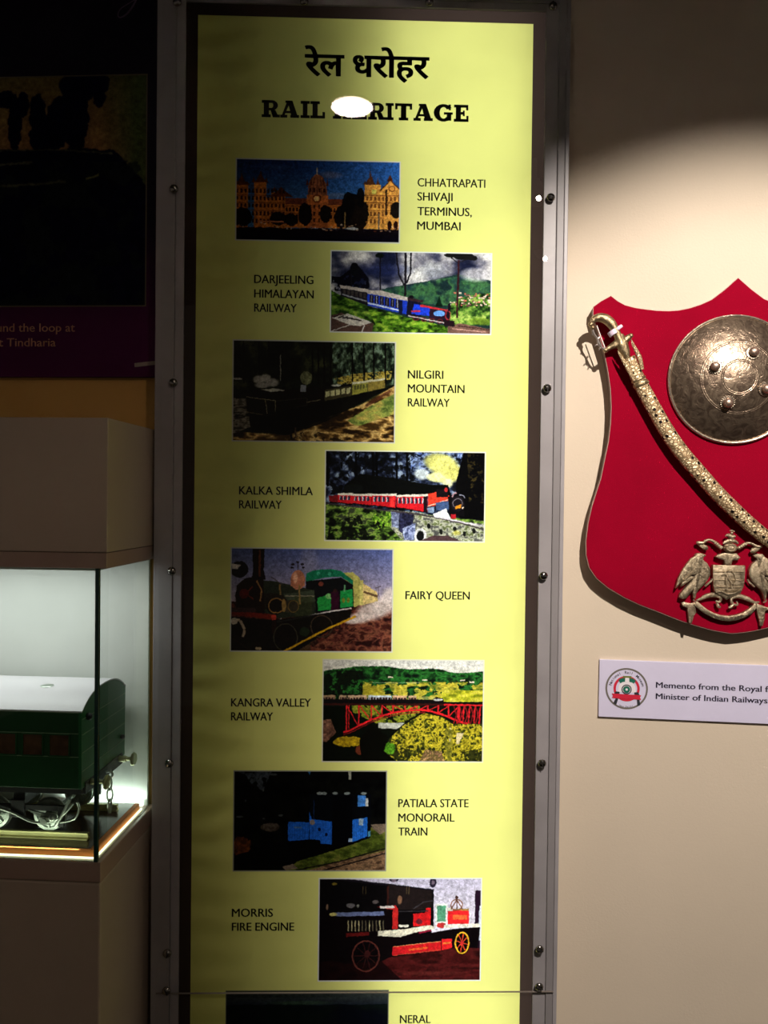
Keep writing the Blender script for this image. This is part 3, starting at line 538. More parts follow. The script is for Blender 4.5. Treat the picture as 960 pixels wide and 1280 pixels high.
def pic_neral():
    p = Pic((0, 0, 510, 330)); p.grad((70, 76, 70), (20, 26, 40), 0, 60); p.mix(p.Y > 50-10*p.n(60, 3), [(10, 16, 22), (14, 22, 20), (8, 10, 20)], 50, 6, 3); p.ell(230, 40, 120, 8, (60, 84, 60), .6, .8)
    return p.image('print_dark_hills', (110, 110, 96), 3)
def pic_loop():
    p = Pic((-260, 92, 184, 383)); p.grad((110, 100, 60), (150, 112, 74), 92, 190)
    m = np.clip((p.X-120)/50, 0, 1)*(p.Y < 250); p.put(m*.9, (70, 86, 50))
    p.put(p.Y > 184+np.clip((p.X-140)*1.1, 0, 60)+6*(p.n(20, 5)-.5), (22, 22, 40))
    g = p.n(9, 7)
    for cx, cy, rx, ry in ((0, 120, 12, 12), (12, 150, 9, 36), (22, 128, 8, 16), (42, 140, 11, 26), (45, 170, 14, 18), (92, 108, 22, 22), (90, 140, 18, 50), (70, 150, 18, 34), (60, 165, 20, 24), (118, 108, 16, 10), (122, 118, 8, 14), (104, 100, 30, 12), (-60, 130, 30, 60), (-140, 140, 40, 50), (-220, 120, 30, 60)):
        p.put(p.em(cx, cy, rx, ry) < .55+.9*g, (16, 14, 40))
    m = p.Y > 200; p.put(m & (p.n(30, 12) > .56), (34, 40, 40), .7); p.line([(-100, 232), (30, 228), (80, 224)], 3, (80, 80, 60)); p.line([(105, 222), (122, 217)], 3, (110, 110, 70)); p.line([(-40, 204), (35, 200)], 3, (90, 90, 70)); p.line([(-200, 186), (60, 184), (140, 190)], 2, (80, 80, 60))
    return p.image('print_loop', (96, 90, 70), 2)

# ================================================================== THE SETTING
M_wallR = mat('painted_wall_beige', srgb(214, 200, 180), .75, noise=.035, nscale=3, bump=.12, bscale=220)
M_wallL = mat('painted_wall_ochre', srgb(196, 152, 78), .75, noise=.05, nscale=3, bump=.1, bscale=200)
M_ceil = mat('ceiling_paint', srgb(70, 66, 62), .9, noise=.05)
M_floor = mat('dark_granite_floor', srgb(70, 62, 56), .35, noise=.25, nscale=60)
def wall(name, fr, x0, x1, y, m, z1=2.78, th=.1):
    o = MB().box(x0, x1, y, y+th, 0, z1).make(name, m); o.location = fr.wor((0, 0, -fr.o.z)); o.rotation_euler = (0, 0, fr.rz); return struct(o)
wall('wall_right', RW, -.04, 2.4, 0, M_wallR)
_lx = CS.loc((-.389, 1.5, 0)); xs = _lx.x - (LWY-_lx.y)*math.tan(math.radians(5))
wall('wall_left', CS, -2.2, xs-.001, LWY, M_wallL)
struct(MB().box(-3, 3, -2.6, 2.4, -.1, 0).make('floor', M_floor))
struct(MB().box(-3, 3, -2.6, 2.4, 2.78, 2.88).make('ceiling', M_ceil))

# ================================================================== ILLUMINATED SIGN
XO0, XO1, XI0, XI1 = -.3885, .3785, -.3367, .3317      # outer and opening
ZI1, ZO1, ZB, ZSEAM = 2.3657, 2.4230, .12, .5225
YB0, YB1 = 1.5, 1.60
sign = root('illuminated_sign', BX, (0, .05, ZB), 'tall backlit sign with yellow sheet of railway photographs behind clear acrylic, grey metal frame', 'sign')
SO = (0, .05, ZB)
M_case = mat('sheet_metal_grey', srgb(182, 176, 166), .6, noise=.03)
M_alu = mat('grey_aluminium', srgb(142, 138, 140), .45, metal=.0, noise=.08, nscale=9, bump=.12, bscale=30)
M_alu2 = mat('pale_aluminium_lip', srgb(154, 150, 153), .42, metal=.0, noise=.1, nscale=14, bump=.15, bscale=40)
mb = MB(); t_ = .003; yb = .115
mb.box(XO0, XO1, yb-t_, yb, ZB, ZO1); mb.box(XO0, XO0+t_, .008, yb-t_, ZB, ZO1); mb.box(XO1-t_, XO1, .008, yb-t_, ZB, ZO1)
mb.box(XO0+t_, XO1-t_, .008, yb-t_, ZB, ZB+t_); mb.box(XO0+t_, XO1-t_, .008, yb-t_, ZO1-t_, ZO1)
mb.make('casing', M_case, sign, SO)
MB().box(-.0562, -.0548, .052, yb-t_, ZB+t_, ZO1-t_).make('added_light_baffle', M_case, sign, SO)  # unseen baffle added to keep tube light off the left half
# frame rails: an outer flat and a lower inner lip
def rail(x0, x1, z0, z1, y0, y1, nm, m): MB().box(x0, x1, y0, y1, z0, z1).make(nm, m, sign, SO, bevel=.0012)
LIPL, LIPR = -.3535, .3565
rail(XO0, LIPL, ZB, ZO1, -.004, .008, 'frame_rail', M_alu); rail(LIPR, .3700, ZB, ZO1, -.004, .008, 'frame_rail', M_alu); rail(.3708, XO1, ZB, ZO1, -.002, .008, 'frame_rail', M_alu2)
rail(LIPL, LIPR, ZI1+.014, ZO1, -.004, .008, 'frame_rail', M_alu); rail(LIPL, LIPR, ZB, ZB+.04, -.004, .008, 'frame_rail', M_alu)
rail(LIPL+.0004, XI0, ZB+.04, ZI1+.0136, -.002, .008, 'frame_lip', M_alu2); rail(XI1, LIPR-.0004, ZB+.04, ZI1+.0136, -.002, .008, 'frame_lip', M_alu2); rail(XI0, XI1, ZI1, ZI1+.0136, -.002, .008, 'frame_lip', M_alu2)

# translucent print material
def print_mat(name, img=None, col=None, ripple=False, trans=.62):
    m = bpy.data.materials.new(name); m.use_nodes = True; nt = m.node_tree; n = nt.nodes; L = nt.links; n.clear()
    o = n.new('ShaderNodeOutputMaterial'); mx = n.new('ShaderNodeMixShader'); mx.inputs[0].default_value = trans; d = n.new('ShaderNodeBsdfDiffuse'); t = n.new('ShaderNodeBsdfTranslucent')
    L.new(d.outputs[0], mx.inputs[1]); L.new(t.outputs[0], mx.inputs[2]); L.new(mx.outputs[0], o.inputs[0])
    if img:
        tx = n.new('ShaderNodeTexImage'); tx.image = img; tx.interpolation = 'Cubic'; c = tx.outputs[0]; L.new(c, d.inputs[0]); L.new(c, t.inputs[0])
    else:
        tc = n.new('ShaderNodeTexCoord'); nz = n.new('ShaderNodeTexNoise'); nz.inputs['Scale'].default_value = 7; nz.inputs['Detail'].default_value = 3; L.new(tc.outputs['Object'], nz.inputs[0])
        r = n.new('ShaderNodeMapRange'); r.inputs[1].default_value = .3; r.inputs[2].default_value = .7; r.inputs[3].default_value = .94; r.inputs[4].default_value = 1.05; L.new(nz.outputs[0], r.inputs[0])
        h = n.new('ShaderNodeVectorMath'); h.operation = 'SCALE'; h.inputs[0].default_value = col; L.new(r.outputs[0], h.inputs['Scale']); L.new(h.outputs[0], d.inputs[0]); L.new(h.outputs[0], t.inputs[0])
        if ripple:
            sx = n.new('ShaderNodeSeparateXYZ'); L.new(tc.outputs['Object'], sx.inputs[0])
            w = n.new('ShaderNodeTexWave'); w.bands_direction = 'Z'; w.inputs['Scale'].default_value = 5.5; w.inputs['Distortion'].default_value = 3.5; w.inputs['Detail'].default_value = 1; w.inputs['Detail Scale'].default_value = 1.2; L.new(tc.outputs['Object'], w.inputs[0])
            k = n.new('ShaderNodeMapRange'); k.inputs[1].default_value = -.31; k.inputs[2].default_value = -.2; k.inputs[3].default_value = 1; k.inputs[4].default_value = .12; L.new(sx.outputs[0], k.inputs[0])
            mu = n.new('ShaderNodeMath'); mu.operation = 'MULTIPLY'; L.new(w.outputs[1], mu.inputs[0]); L.new(k.outputs[0], mu.inputs[1])
            b = n.new('ShaderNodeBump'); b.inputs['Strength'].default_value = 1; b.inputs['Distance'].default_value = .0055; L.new(mu.outputs[0], b.inputs['Height']); L.new(b.outputs[0], d.inputs['Normal']); L.new(b.outputs[0], t.inputs['Normal'])
    return m
M_yel = print_mat('yellow_translucent_vinyl', col=srgb(222, 222, 130), ripple=True)
M_blk = print_mat('dark_border_vinyl', col=(.05, .033, .028))
M_ink = mat('black_ink', (.006, .005, .004), .7)
PR = [  # x0, x1, ztop, zbottom, painter
    (-.2436, .0634, 2.0826, 1.9300, pic_station), (-.0661, .2372, 1.9157, 1.7623, pic_hill), (-.2464, .0586, 1.7466, 1.5565, pic_mountain),
    (-.0726, .2303, 1.5431, 1.3720, pic_shimla), (-.2468, .0585, 1.3589, 1.1629, pic_queen), (-.0730, .2326, 1.1504, .9552, pic_kangra),
    (-.2380, .0513, .9396, .7480, pic_monorail), (-.0762, .2336, .7357, .5382, pic_fire), (-.2490, .0591, .5221, .3250, pic_neral)]
YX0, YX1, YZ0, YZ1 = -.3150, .3084, .17, 2.3436
# yellow sheet with openings where the photographs are
cutz = sorted({YZ0, YZ1, *[q[2] for q in PR], *[q[3] for q in PR]}); mb = MB()
for za, zb in zip(cutz, cutz[1:]):
    zc = (za+zb)/2; xs_ = [YX0]; holes = sorted((q[0], q[1]) for q in PR if q[3] < zc < q[2])
    for a, b in holes: xs_ += [a, b]
    xs_.append(YX1)
    for i in range(0, len(xs_), 2):
        mb.add([(xs_[i], .002, za), (xs_[i+1], .002, za), (xs_[i+1], .002, zb), (xs_[i], .002, zb)], [(0, 1, 2, 3)])
mb.make('yellow_sheet', M_yel, sign, SO)
mb = MB()
for x0, x1, z0, z1 in ((XI0-.004, YX0, ZB+.02, ZI1+.004), (YX1, XI1+.004, ZB+.02, ZI1+.004), (YX0, YX1, YZ1, ZI1+.004), (YX0, YX1, ZB+.02, YZ0)):
    mb.add([(x0, .002, z0), (x1, .002, z0), (x1, .002, z1), (x0, .002, z1)], [(0, 1, 2, 3)])
mb.make('black_border', M_blk, sign, SO)
PLAB = ['photograph of a domed station at dusk', 'photograph of a small blue steam train on a hill', 'photograph of a dark train among tall trees', 'photograph of a red train on a stone bridge',
        'photograph of an old green and black engine', 'photograph of a red arch bridge with a train', 'dark photograph of a blue monorail car', 'photograph of a red fire engine', 'photograph of dark hills']
for (x0, x1, zt, zb, fn), lb in zip(PR, PLAB):
    me = bpy.data.meshes.new('printed_photograph'); me.from_pydata([(x0, .002-SO[1], zb-SO[2]), (x1, .002-SO[1], zb-SO[2]), (x1, .002-SO[1], zt-SO[2]), (x0, .002-SO[1], zt-SO[2])], [], [(0, 1, 2, 3)])
    uv = me.uv_layers.new(name='print')
    for li, c in enumerate([(0, 0), (1, 0), (1, 1), (0, 1)]): uv.data[li].uv = c
    o = link('printed_photograph', me, print_mat(fn.__name__, fn()), sign); o['label'] = lb
def S(px, py, y=.0012): v = BX.hit(px, py, y); return (v.x, v.z)
CAPT = [[('CHHATRAPATI', 522.1, 606.5, 233), ('SHIVAJI', 521.9, 565.6, 250.6), ('TERMINUS,', 521.9, 589.6, 269), ('MUMBAI', 521.6, 575.6, 287)],
        [('DARJEELING', 317.9, 391.6, 353.8), ('HIMALAYAN', 317.9, 392, 371.9), ('RAILWAY', 317.9, 370.7, 389.6)],
        [('NILGIRI', 510, 554, 473), ('MOUNTAIN', 510, 580.5, 490.5), ('RAILWAY', 510, 562, 508)],
        [('KALKA SHIMLA', 299, 391, 618), ('RAILWAY', 299, 352, 635.5)], [('FAIRY QUEEN', 507, 587, 749)],
        [('KANGRA VALLEY', 289, 388.5, 883), ('RAILWAY', 289, 341, 900.5)], [('PATIALA STATE', 498, 585.5, 1009), ('MONORAIL', 498, 568, 1027), ('TRAIN', 498, 534, 1044.5)],
        [('MORRIS', 290, 341, 1146), ('FIRE ENGINE', 290, 367.5, 1163.5)], [('NERAL', 500, 538, 1279)]]
for cp in CAPT:
    mb = MB()
    for body, xa, xb, yb_ in cp:
        a, b = S(xa, yb_), S(xb, yb_); z = a[1]; text_quad(mb, body, (a[0], z), (b[0], z), .0152, .0012, bold=.0004)
    mb.make('caption_lettering', M_ink, sign, SO)
a, b = S(381, 100.5), S(536, 100.5); tp = S(440, 58)
mb = MB(); text_quad(mb, 'रेल धरोहर', (a[0], a[1]), (b[0], a[1]), tp[1]-a[1], .0012, offset=.018, bounds=True, bold=.0009)
mb.make('hindi_heading', M_ink, sign, SO)
# slab-serif heading, drawn letter by letter on a 0..1 grid (w, polygons)
def slab_letters():
    s, t = .17, .36          # serif height, stem width
    B = lambda x0, y0, x1, y1: [(x0, y0), (x1, y0), (x1, y1), (x0, y1)]
    def arcband(cx, cy, rx, ry, ix, iy, a0, a1, n=14):
        P = [(cx+rx*math.cos(a0+(a1-a0)*k/n), cy+ry*math.sin(a0+(a1-a0)*k/n)) for k in range(n+1)]
        Q = [(cx+ix*math.cos(a0+(a1-a0)*k/n), cy+iy*math.sin(a0+(a1-a0)*k/n)) for k in range(n+1)]
        return [[P[k], P[k+1], Q[k+1], Q[k]] for k in range(n)]
    L = {}
    L['I'] = (.62, [B(0, 0, .62, s), B(0, 1-s, .62, 1), B(.15, 0, .47, 1)])
    L['L'] = (.90, [B(0, 0, .9, s), B(0, 1-s, .58, 1), B(.13, 0, .45, 1), B(.74, 0, .9, .38)])
    L['H'] = (1.15, [B(0, 0, .53, s), B(.62, 0, 1.15, s), B(0, 1-s, .53, 1), B(.62, 1-s, 1.15, 1), B(.11, 0, .42, 1), B(.73, 0, 1.04, 1), B(.3, .41, .85, .58)])
    L['E'] = (.92, [B(0, 0, .92, s), B(0, 1-s, .9, 1), B(.12, 0, .44, 1), B(.78, 0, .92, .36), B(.76, .68, .9, 1), B(.4, .42, .66, .58), B(.56, .33, .68, .67)])
    L['T'] = (1.0, [B(0, 1-s, 1, 1), B(.22, 0, .78, s), B(.34, 0, .66, 1), B(0, .64, .14, 1), B(.86, .64, 1, 1)])
    L['A'] = (1.12, [B(0, 0, .42, s), B(.6, 0, 1.12, s), [(.08, .1), (.24, .1), (.56, .86), (.42, 1)], [(.42, 1), (.5, .7), (.66, .1), (1.04, .1), (.72, 1)], B(.28, .26, .75, .40), B(.3, 1-s*.8, .72, 1)])
    L['R'] = (1.08, [B(0, 0, .54, s), B(0, 1-s, .6, 1), B(.12, 0, .43, 1), B(.4, .40, .6, .55)]+arcband(.58, .70, .38, .30, .1, .15, -PI/2, PI/2)+[[(.5, .5), (.68, .44), (.86, .16), (.66, .0)], B(.66, 0, 1.08, s), [(.5, .5), (.82, .42), (.98, .1), (.7, .05)]])
    L['G'] = (1.08, arcband(.56, .5, .56, .52, .22, .34, .62, 2*PI-.75)+[B(.58, .40, 1.08, .54), B(.74, .05, 1.0, .5), B(.84, .66, .97, 1.0)])
    return L
SL = slab_letters(); mb = MB()
for ch, x0, x1 in (('R', 327, 349.8), ('A', 350.2, 373.8), ('I', 375.6, 387), ('L', 387.8, 406.2), ('H', 416, 439), ('E', 440, 458.6), ('R', 460, 482.2), ('I', 481.8, 492), ('T', 493.8, 515), ('A', 516.8, 541), ('G', 542, 565.8), ('E', 567.3, 585.6)):
    w, polys = SL[ch]; a, b = S(x0, 150), S(x1, 150); z0, z1 = S(456, 149.4)[1], S(456, 128)[1]
    for p in polys: mb.add([(a[0]+q[0]/w*(b[0]-a[0]), .0012, z0+q[1]*(z1-z0)) for q in p], [tuple(range(len(p)))])
mb.make('english_heading', M_ink, sign, SO)
# acrylic sheets, their pale sawn edges and the screws
M_acr = clear_mat('clear_acrylic', wave=.03); M_edge = mat('sawn_acrylic_edge', srgb(124, 114, 108), .5, noise=.1)
for z0, z1 in ((ZSEAM+.0006, ZO1-.012), (ZB+.01, ZSEAM-.0006)):
    MB().box(XO0+.011, XO1-.008, -.0085, -.0045, z0, z1).make('acrylic_sheet', M_acr, sign, SO)
MB().box(XO0+.011, XO1-.008, -.0083, -.0047, ZSEAM-.0005, ZSEAM+.0005).make('sheet_seam', M_edge, sign, SO)
M_scr = mat('dark_chrome', (.33, .31, .29), .16, metal=1, noise=.06)
scr = None; n_scr = 0
def screw(px, py):
    global scr
    l = BX.hit(px, py, -.0125)
    if scr is None:
        m = MB(); m.lathe([(.0035, -.006), (.0035, 0), (.0078, 0), (.0080, .0012), (.0072, .003), (.0050, .0048), (.0022, .0055), (.0001, .0057)], n=20)
        scr = m.make('screw', M_scr, sign, smooth=True); sl = MB().box(-.0062, .0062, -.0066, -.0050, -.0008, .0008).make('screw_slot', M_ink, scr); o = scr
    else:
        o = scr.copy(); COL.objects.link(o); c = scr.children[0].copy(); COL.objects.link(c); c.parent = o
    o.location = (l.x-SO[0], -.0085-SO[1], l.z-SO[2]); o.rotation_euler = (0, random.uniform(0, PI), 0)
for q in ((217, 235), (216, 478), (214, 714), (211, 955), (208.5, 1193), (207.5, 1240), (689, 246), (684.5, 485), (680, 720), (678, 955), (675, 1188), (674.5, 1235), (692, 6), (221, 1), (380, 0), (537, 1)): screw(*q)

# ================================================================== RIGHT WALL: PLAQUE
def W(px, py, off): return RW.hit(px, py, -off)
TB = .030
M_velvet = mat('red_velvet', srgb(144, 0, 34), .9, noise=.10, nscale=7, bump=.35, bscale=900, spec=.08)
M_woodside = mat('dull_brown_board_edge', srgb(120, 98, 88), .6, noise=.15, nscale=30)
outl = [(922.8, 347.6), (906, 362.5), (890, 374.7), (876, 381), (862, 385.5), (848, 388.3), (835.5, 389), (821, 388.5), (808, 387), (794, 385), (781, 381.5), (772, 376.5), (763.7, 370), (752, 376.5), (742, 383.5), (741.5, 392), (745, 406), (750, 422), (756, 442), (760.5, 465), (763.4, 486), (764.5, 508), (763.6, 530), (761, 552), (757, 571), (751.5, 598), (745, 618), (740, 634), (735.5, 654), (732.8, 676), (733, 694), (737, 710), (746, 723), (760, 734.5), (780, 746.5), (800, 756), (820, 763.5), (835, 769.5), (849, 775), (863, 779.8), (878, 784.2), (889, 787.2), (900, 789.5), (911, 791.2), (922, 791.9)]
half = [W(x, y, TB) for x, y in outl]; cx = half[0].x; half[-1].x = cx
pts = [(v.x, v.z) for v in half]+[(2*cx-v.x, v.z) for v in half[-2:0:-1]]
pz = min(p[1] for p in pts); pl = root('wall_plaque', RW, (cx, 0, pz), 'large red velvet board shaped like a heraldic shield, hung on beige wall', 'plaque')
PO = (cx, 0, pz)
poly_relief(pts, 0, TB-.004, [], 'board', M_woodside, pl, PO, smooth=False)
ins = [(x+(cx-x)*.004, z) for x, z in pts]
poly_relief(pts, -(TB-.004), .004, [(.0012, .0006)], 'velvet_face', M_velvet, pl, PO, smooth=False)
M_piping = mat('pale_piping', srgb(190, 160, 150), .5, noise=.1)
mb = MB(); mb.tube([(x, -TB+.0012, z) for x, z in pts]+[(pts[0][0], -TB+.0012, pts[0][1])], .0011, n=6, smooth=1); mb.make('edge_piping', M_piping, pl, PO, smooth=True)

# ---- dhal (round shield)
def metal_mat(name, col, dark, rough, scale, ring=False, bumpd=.0012):
    m = bpy.data.materials.new(name); m.use_nodes = True; nt = m.node_tree; n = nt.nodes; L = nt.links; p = n['Principled BSDF']; p.inputs['Metallic'].default_value = .9; p.inputs['Roughness'].default_value = rough
    tc = n.new('ShaderNodeTexCoord'); nz = n.new('ShaderNodeTexNoise'); nz.inputs['Scale'].default_value = scale; nz.inputs['Detail'].default_value = 6; nz.inputs['Distortion'].default_value = 2.2; L.new(tc.outputs['Object'], nz.inputs[0])
    vo = n.new('ShaderNodeTexVoronoi'); vo.feature = 'SMOOTH_F1'; vo.inputs['Scale'].default_value = scale*2.2
    mixv = n.new('ShaderNodeVectorMath'); mixv.operation = 'MULTIPLY_ADD'; L.new(nz.outputs[1], mixv.inputs[0]); mixv.inputs[1].default_value = (.05, .05, .05); L.new(tc.outputs['Object'], mixv.inputs[2]); L.new(mixv.outputs[0], vo.inputs['Vector'])
    r = n.new('ShaderNodeMapRange'); r.inputs[1].default_value = .35; r.inputs[2].default_value = .65; L.new(nz.outputs[0], r.inputs[0])
    mc = n.new('ShaderNodeMix'); mc.data_type = 'RGBA'; mc.inputs[6].default_value = (*dark, 1); mc.inputs[7].default_value = (*col, 1); L.new(r.outputs[0], mc.inputs[0]); L.new(mc.outputs[2], p.inputs['Base Color'])
    ad = n.new('ShaderNodeMath'); ad.operation = 'ADD'; L.new(nz.outputs[0], ad.inputs[0]); L.new(vo.outputs[0], ad.inputs[1]); h = ad.outputs[0]
    if ring:
        ln = n.new('ShaderNodeVectorMath'); ln.operation = 'MULTIPLY'; ln.inputs[1].default_value = (1, 0, 1); L.new(tc.outputs['Object'], ln.inputs[0]); l2 = n.new('ShaderNodeVectorMath'); l2.operation = 'LENGTH'; L.new(ln.outputs[0], l2.inputs[0])
        for rad in (.030, .033, .066, .069):
            s1 = n.new('ShaderNodeMath'); s1.operation = 'SUBTRACT'; L.new(l2.outputs['Value'], s1.inputs[0]); s1.inputs[1].default_value = rad
            s2 = n.new('ShaderNodeMath'); s2.operation = 'ABSOLUTE'; L.new(s1.outputs[0], s2.inputs[0]); s3 = n.new('ShaderNodeMapRange'); s3.inputs[1].default_value = 0; s3.inputs[2].default_value = .0013; s3.inputs[3].default_value = .9; s3.inputs[4].default_value = 0; L.new(s2.outputs[0], s3.inputs[0])
            a2 = n.new('ShaderNodeMath'); a2.operation = 'ADD'; L.new(h, a2.inputs[0]); L.new(s3.outputs[0], a2.inputs[1]); h = a2.outputs[0]
    b = n.new('ShaderNodeBump'); b.inputs['Strength'].default_value = 1; b.inputs['Distance'].default_value = bumpd; L.new(h, b.inputs['Height']); L.new(b.outputs[0], p.inputs['Normal'])
    return m
M_dhal = metal_mat('chased_dark_brass', (.42, .32, .23), (.19, .135, .10), .32, 45, ring=True, bumpd=.0004)
M_boss = metal_mat('brown_brass_boss', (.60, .45, .36), (.42, .30, .24), .42, 90, bumpd=.0002)
M_rim = metal_mat('pale_brass_rim', (.56, .48, .38), (.36, .30, .24), .34, 60, bumpd=.0003)
yr = TB+.006; e1, e2 = W(835.6, 474, yr), W(918, 554.4, yr); e3 = W(918, 394, yr); RD = (e3.z-e2.z)/2; dc = (W(918, 474, yr).x, (e3.z+e2.z)/2)
RD = (RD+dc[0]-e1.x)/2
dh = root('round_shield', RW, (dc[0], -TB, dc[1]), 'round domed brass shield with four bosses mounted on the red plaque', 'shield')
HD = .036
prof = [(RD-.006, -.002), (RD-.003, .003)]+[(RD*math.sin(a)*.975, .004+HD*(math.cos(a)-math.cos(PI/2))*1.0) for a in [PI/2*(1-k/20) for k in range(1, 21)]]
prof[-1] = (.0001, prof[-1][1])
# flatter dome: quarter-ellipse blended with a parabola
prof = [(RD-.004, -.001)]+[(RD*.985*q, .004+HD*(1-q**2.05)) for q in [1-k/22 for k in range(0, 22)]]+[(.0001, .004+HD)]
m = MB(); m.lathe(prof, n=72); m.make('dome', M_dhal, dh, smooth=True)
m = MB(); ring = [(math.cos(2*PI*k/64)*(RD-.001), -.005, math.sin(2*PI*k/64)*(RD-.001)) for k in range(65)]; m.tube(ring, .0028, n=8, smooth=1); m.make('rolled_rim', M_rim, dh, smooth=True)
boss0 = None
for bx, by in ((894, 458.7), (941, 440.9), (909.8, 503.2), (956.6, 486)):
    v = W(bx, by, TB+.036); dx, dz = v.x-dc[0], v.z-dc[1]; r = math.hypot(dx, dz)/(RD*.985); h = .004+HD*(1-r**2.05)+.0008
    if boss0 is None:
        m = MB(); m.lathe([(.0062, -.001), (.0068, .0015), (.0086, .004), (.0090, .0065), (.0078, .0100), (.0048, .0125), (.0018, .0134), (.0001, .0135)], n=24)
        boss0 = m.make('boss', M_boss, dh, smooth=True)
        m = MB(); m.lathe([(.0130, -.002), (.0126, .0009), (.0095, .0016), (.006, .0012)], n=32)
        for k in range(20): a = 2*PI*k/20; m.ball((.0124*math.cos(a), -.0010, .0124*math.sin(a)), .0015, n=6, sy=.8)
        m.make('petal_collar', M_rim, boss0, smooth=True); o = boss0
    else:
        o = boss0.copy(); COL.objects.link(o); c = boss0.children[0].copy(); COL.objects.link(c); c.parent = o
    o.location = (dx, -h, dz)
    nrm = Vector((dx*.55, -.115, dz*.55)).normalized(); o.rotation_euler = Vector((0, -1, 0)).rotation_difference(nrm).to_euler()

# ---- sabre in its pierced scabbard
def scabbard_mat():
    m = bpy.data.materials.new('pierced_gilt_brass'); m.use_nodes = True; nt = m.node_tree; n = nt.nodes; L = nt.links; p = n['Principled BSDF']; p.inputs['Metallic'].default_value = .75; p.inputs['Roughness'].default_value = .38
    uv = n.new('ShaderNodeUVMap'); uv.uv_map = 'along'; mp = n.new('ShaderNodeMapping'); mp.inputs['Scale'].default_value = (6.0, 66, 1); L.new(uv.outputs[0], mp.inputs[0])
    vo = n.new('ShaderNodeTexVoronoi'); vo.feature = 'F1'; vo.inputs['Scale'].default_value = 1.0; vo.inputs['Randomness'].default_value = .35; L.new(mp.outputs[0], vo.inputs['Vector'])
    tc = n.new('ShaderNodeTexCoord'); nz = n.new('ShaderNodeTexNoise'); nz.inputs['Scale'].default_value = 150; nz.inputs['Distortion'].default_value = 3; nz.inputs['Detail'].default_value = 3; L.new(tc.outputs['Object'], nz.inputs[0])
    hole = n.new('ShaderNodeMapRange'); hole.inputs[1].default_value = .19; hole.inputs[2].default_value = .25; L.new(vo.outputs[0], hole.inputs[0])
    mp2 = n.new('ShaderNodeMapping'); mp2.inputs['Scale'].default_value = (13, 190, 1); L.new(uv.outputs[0], mp2.inputs[0]); v2 = n.new('ShaderNodeTexVoronoi'); v2.feature = 'DISTANCE_TO_EDGE'; v2.inputs['Scale'].default_value = 1; L.new(mp2.outputs[0], v2.inputs['Vector'])
    r = n.new('ShaderNodeMapRange'); r.inputs[1].default_value = .02; r.inputs[2].default_value = .30; L.new(v2.outputs[0], r.inputs[0])
    mc = n.new('ShaderNodeMix'); mc.data_type = 'RGBA'; mc.inputs[6].default_value = (.24, .15, .07, 1); mc.inputs[7].default_value = (.92, .74, .46, 1); L.new(r.outputs[0], mc.inputs[0])
    m2 = n.new('ShaderNodeMix'); m2.data_type = 'RGBA'; m2.inputs[6].default_value = (.008, .004, .004, 1); L.new(mc.outputs[2], m2.inputs[7]); L.new(hole.outputs[0], m2.inputs[0]); L.new(m2.outputs[2], p.inputs['Base Color'])
    rg = n.new('ShaderNodeMath'); rg.operation = 'MULTIPLY'; L.new(r.outputs[0], rg.inputs[0]); L.new(hole.outputs[0], rg.inputs[1])
    b = n.new('ShaderNodeBump'); b.inputs['Strength'].default_value = 1; b.inputs['Distance'].default_value = .0011; L.new(rg.outputs[0], b.inputs['Height']); L.new(b.outputs[0], p.inputs['Normal'])
    return m
M_scab = scabbard_mat(); M_scab.node_tree.nodes['Bump'].inputs['Distance'].default_value = .0006; M_scab.node_tree.nodes['Principled BSDF'].inputs['Metallic'].default_value = .55; M_scab.node_tree.nodes['Principled BSDF'].inputs['Roughness'].default_value = .46; M_hilt = metal_mat('old_gilt_hilt', (.50, .40, .24), (.30, .22, .12), .34, 80, bumpd=.0004)
HS = TB+.019           # sabre axis stands this far off the wall
path = [(786.5, 447), (796, 470), (804, 486), (816.5, 509), (833, 538), (852, 565.5), (873, 590), (895, 615), (914, 634), (936, 654.5), (960, 674), (985, 692), (1006, 706)]
wpx = [8.0, 8.8, 9.4, 9.6, 9.8, 10.0, 10.0, 10.0, 9.9, 9.6, 9.2, 8.2, 5.5]
P3 = [W(x, y, HS) for x, y in path]; so = W(775.4, 427, HS); sb = root('sabre', RW, tuple(so), 'curved sabre in pierced gilt scabbard laid diagonally across the red plaque', 'sword')
SBO = tuple(so)
m = MB(); m.tube(P3, [w*.00148 for w in wpx], n=20, flat=.62, smooth=5); m.make('scabbard', M_scab, sb, SBO, smooth=True)
def band(i, f, w, name, ln=.003):
    a = P3[i].lerp(P3[i+1], f); t = (P3[i+1]-P3[i]).normalized(); m = MB(); m.tube([a-t*ln*1.6, a-t*ln, a, a+t*ln, a+t*ln*1.6], [w*.85, w, w*1.05, w, w*.85], n=18, flat=.66, smooth=1); return m.make(name, M_hilt, sb, SBO, smooth=True)
band(1, .62, .0150, 'locket_band', .0035); band(1, .28, .0142, 'locket_band', .0022)
v = W(810, 477.5, HS); m = MB(); m.ball(tuple(v), .0028); m.tube([tuple(W(805, 479, HS)), tuple(v)], .0018, smooth=1); m.make('suspension_stud', M_hilt, sb, SBO, smooth=True)
# pointed locket throat: two tongues
for pp in ([(789, 424), (792, 432), (799, 446), (803, 462)], [(772, 438), (777, 447), (786, 462), (793, 476)]):
    m = MB(); m.tube([tuple(W(x, y, HS+.006)) for x, y in pp], [.0006, .0028, .0048, .0030], n=8, flat=.8, smooth=4); m.make('locket_tongue', M_scab, sb, SBO, smooth=True)
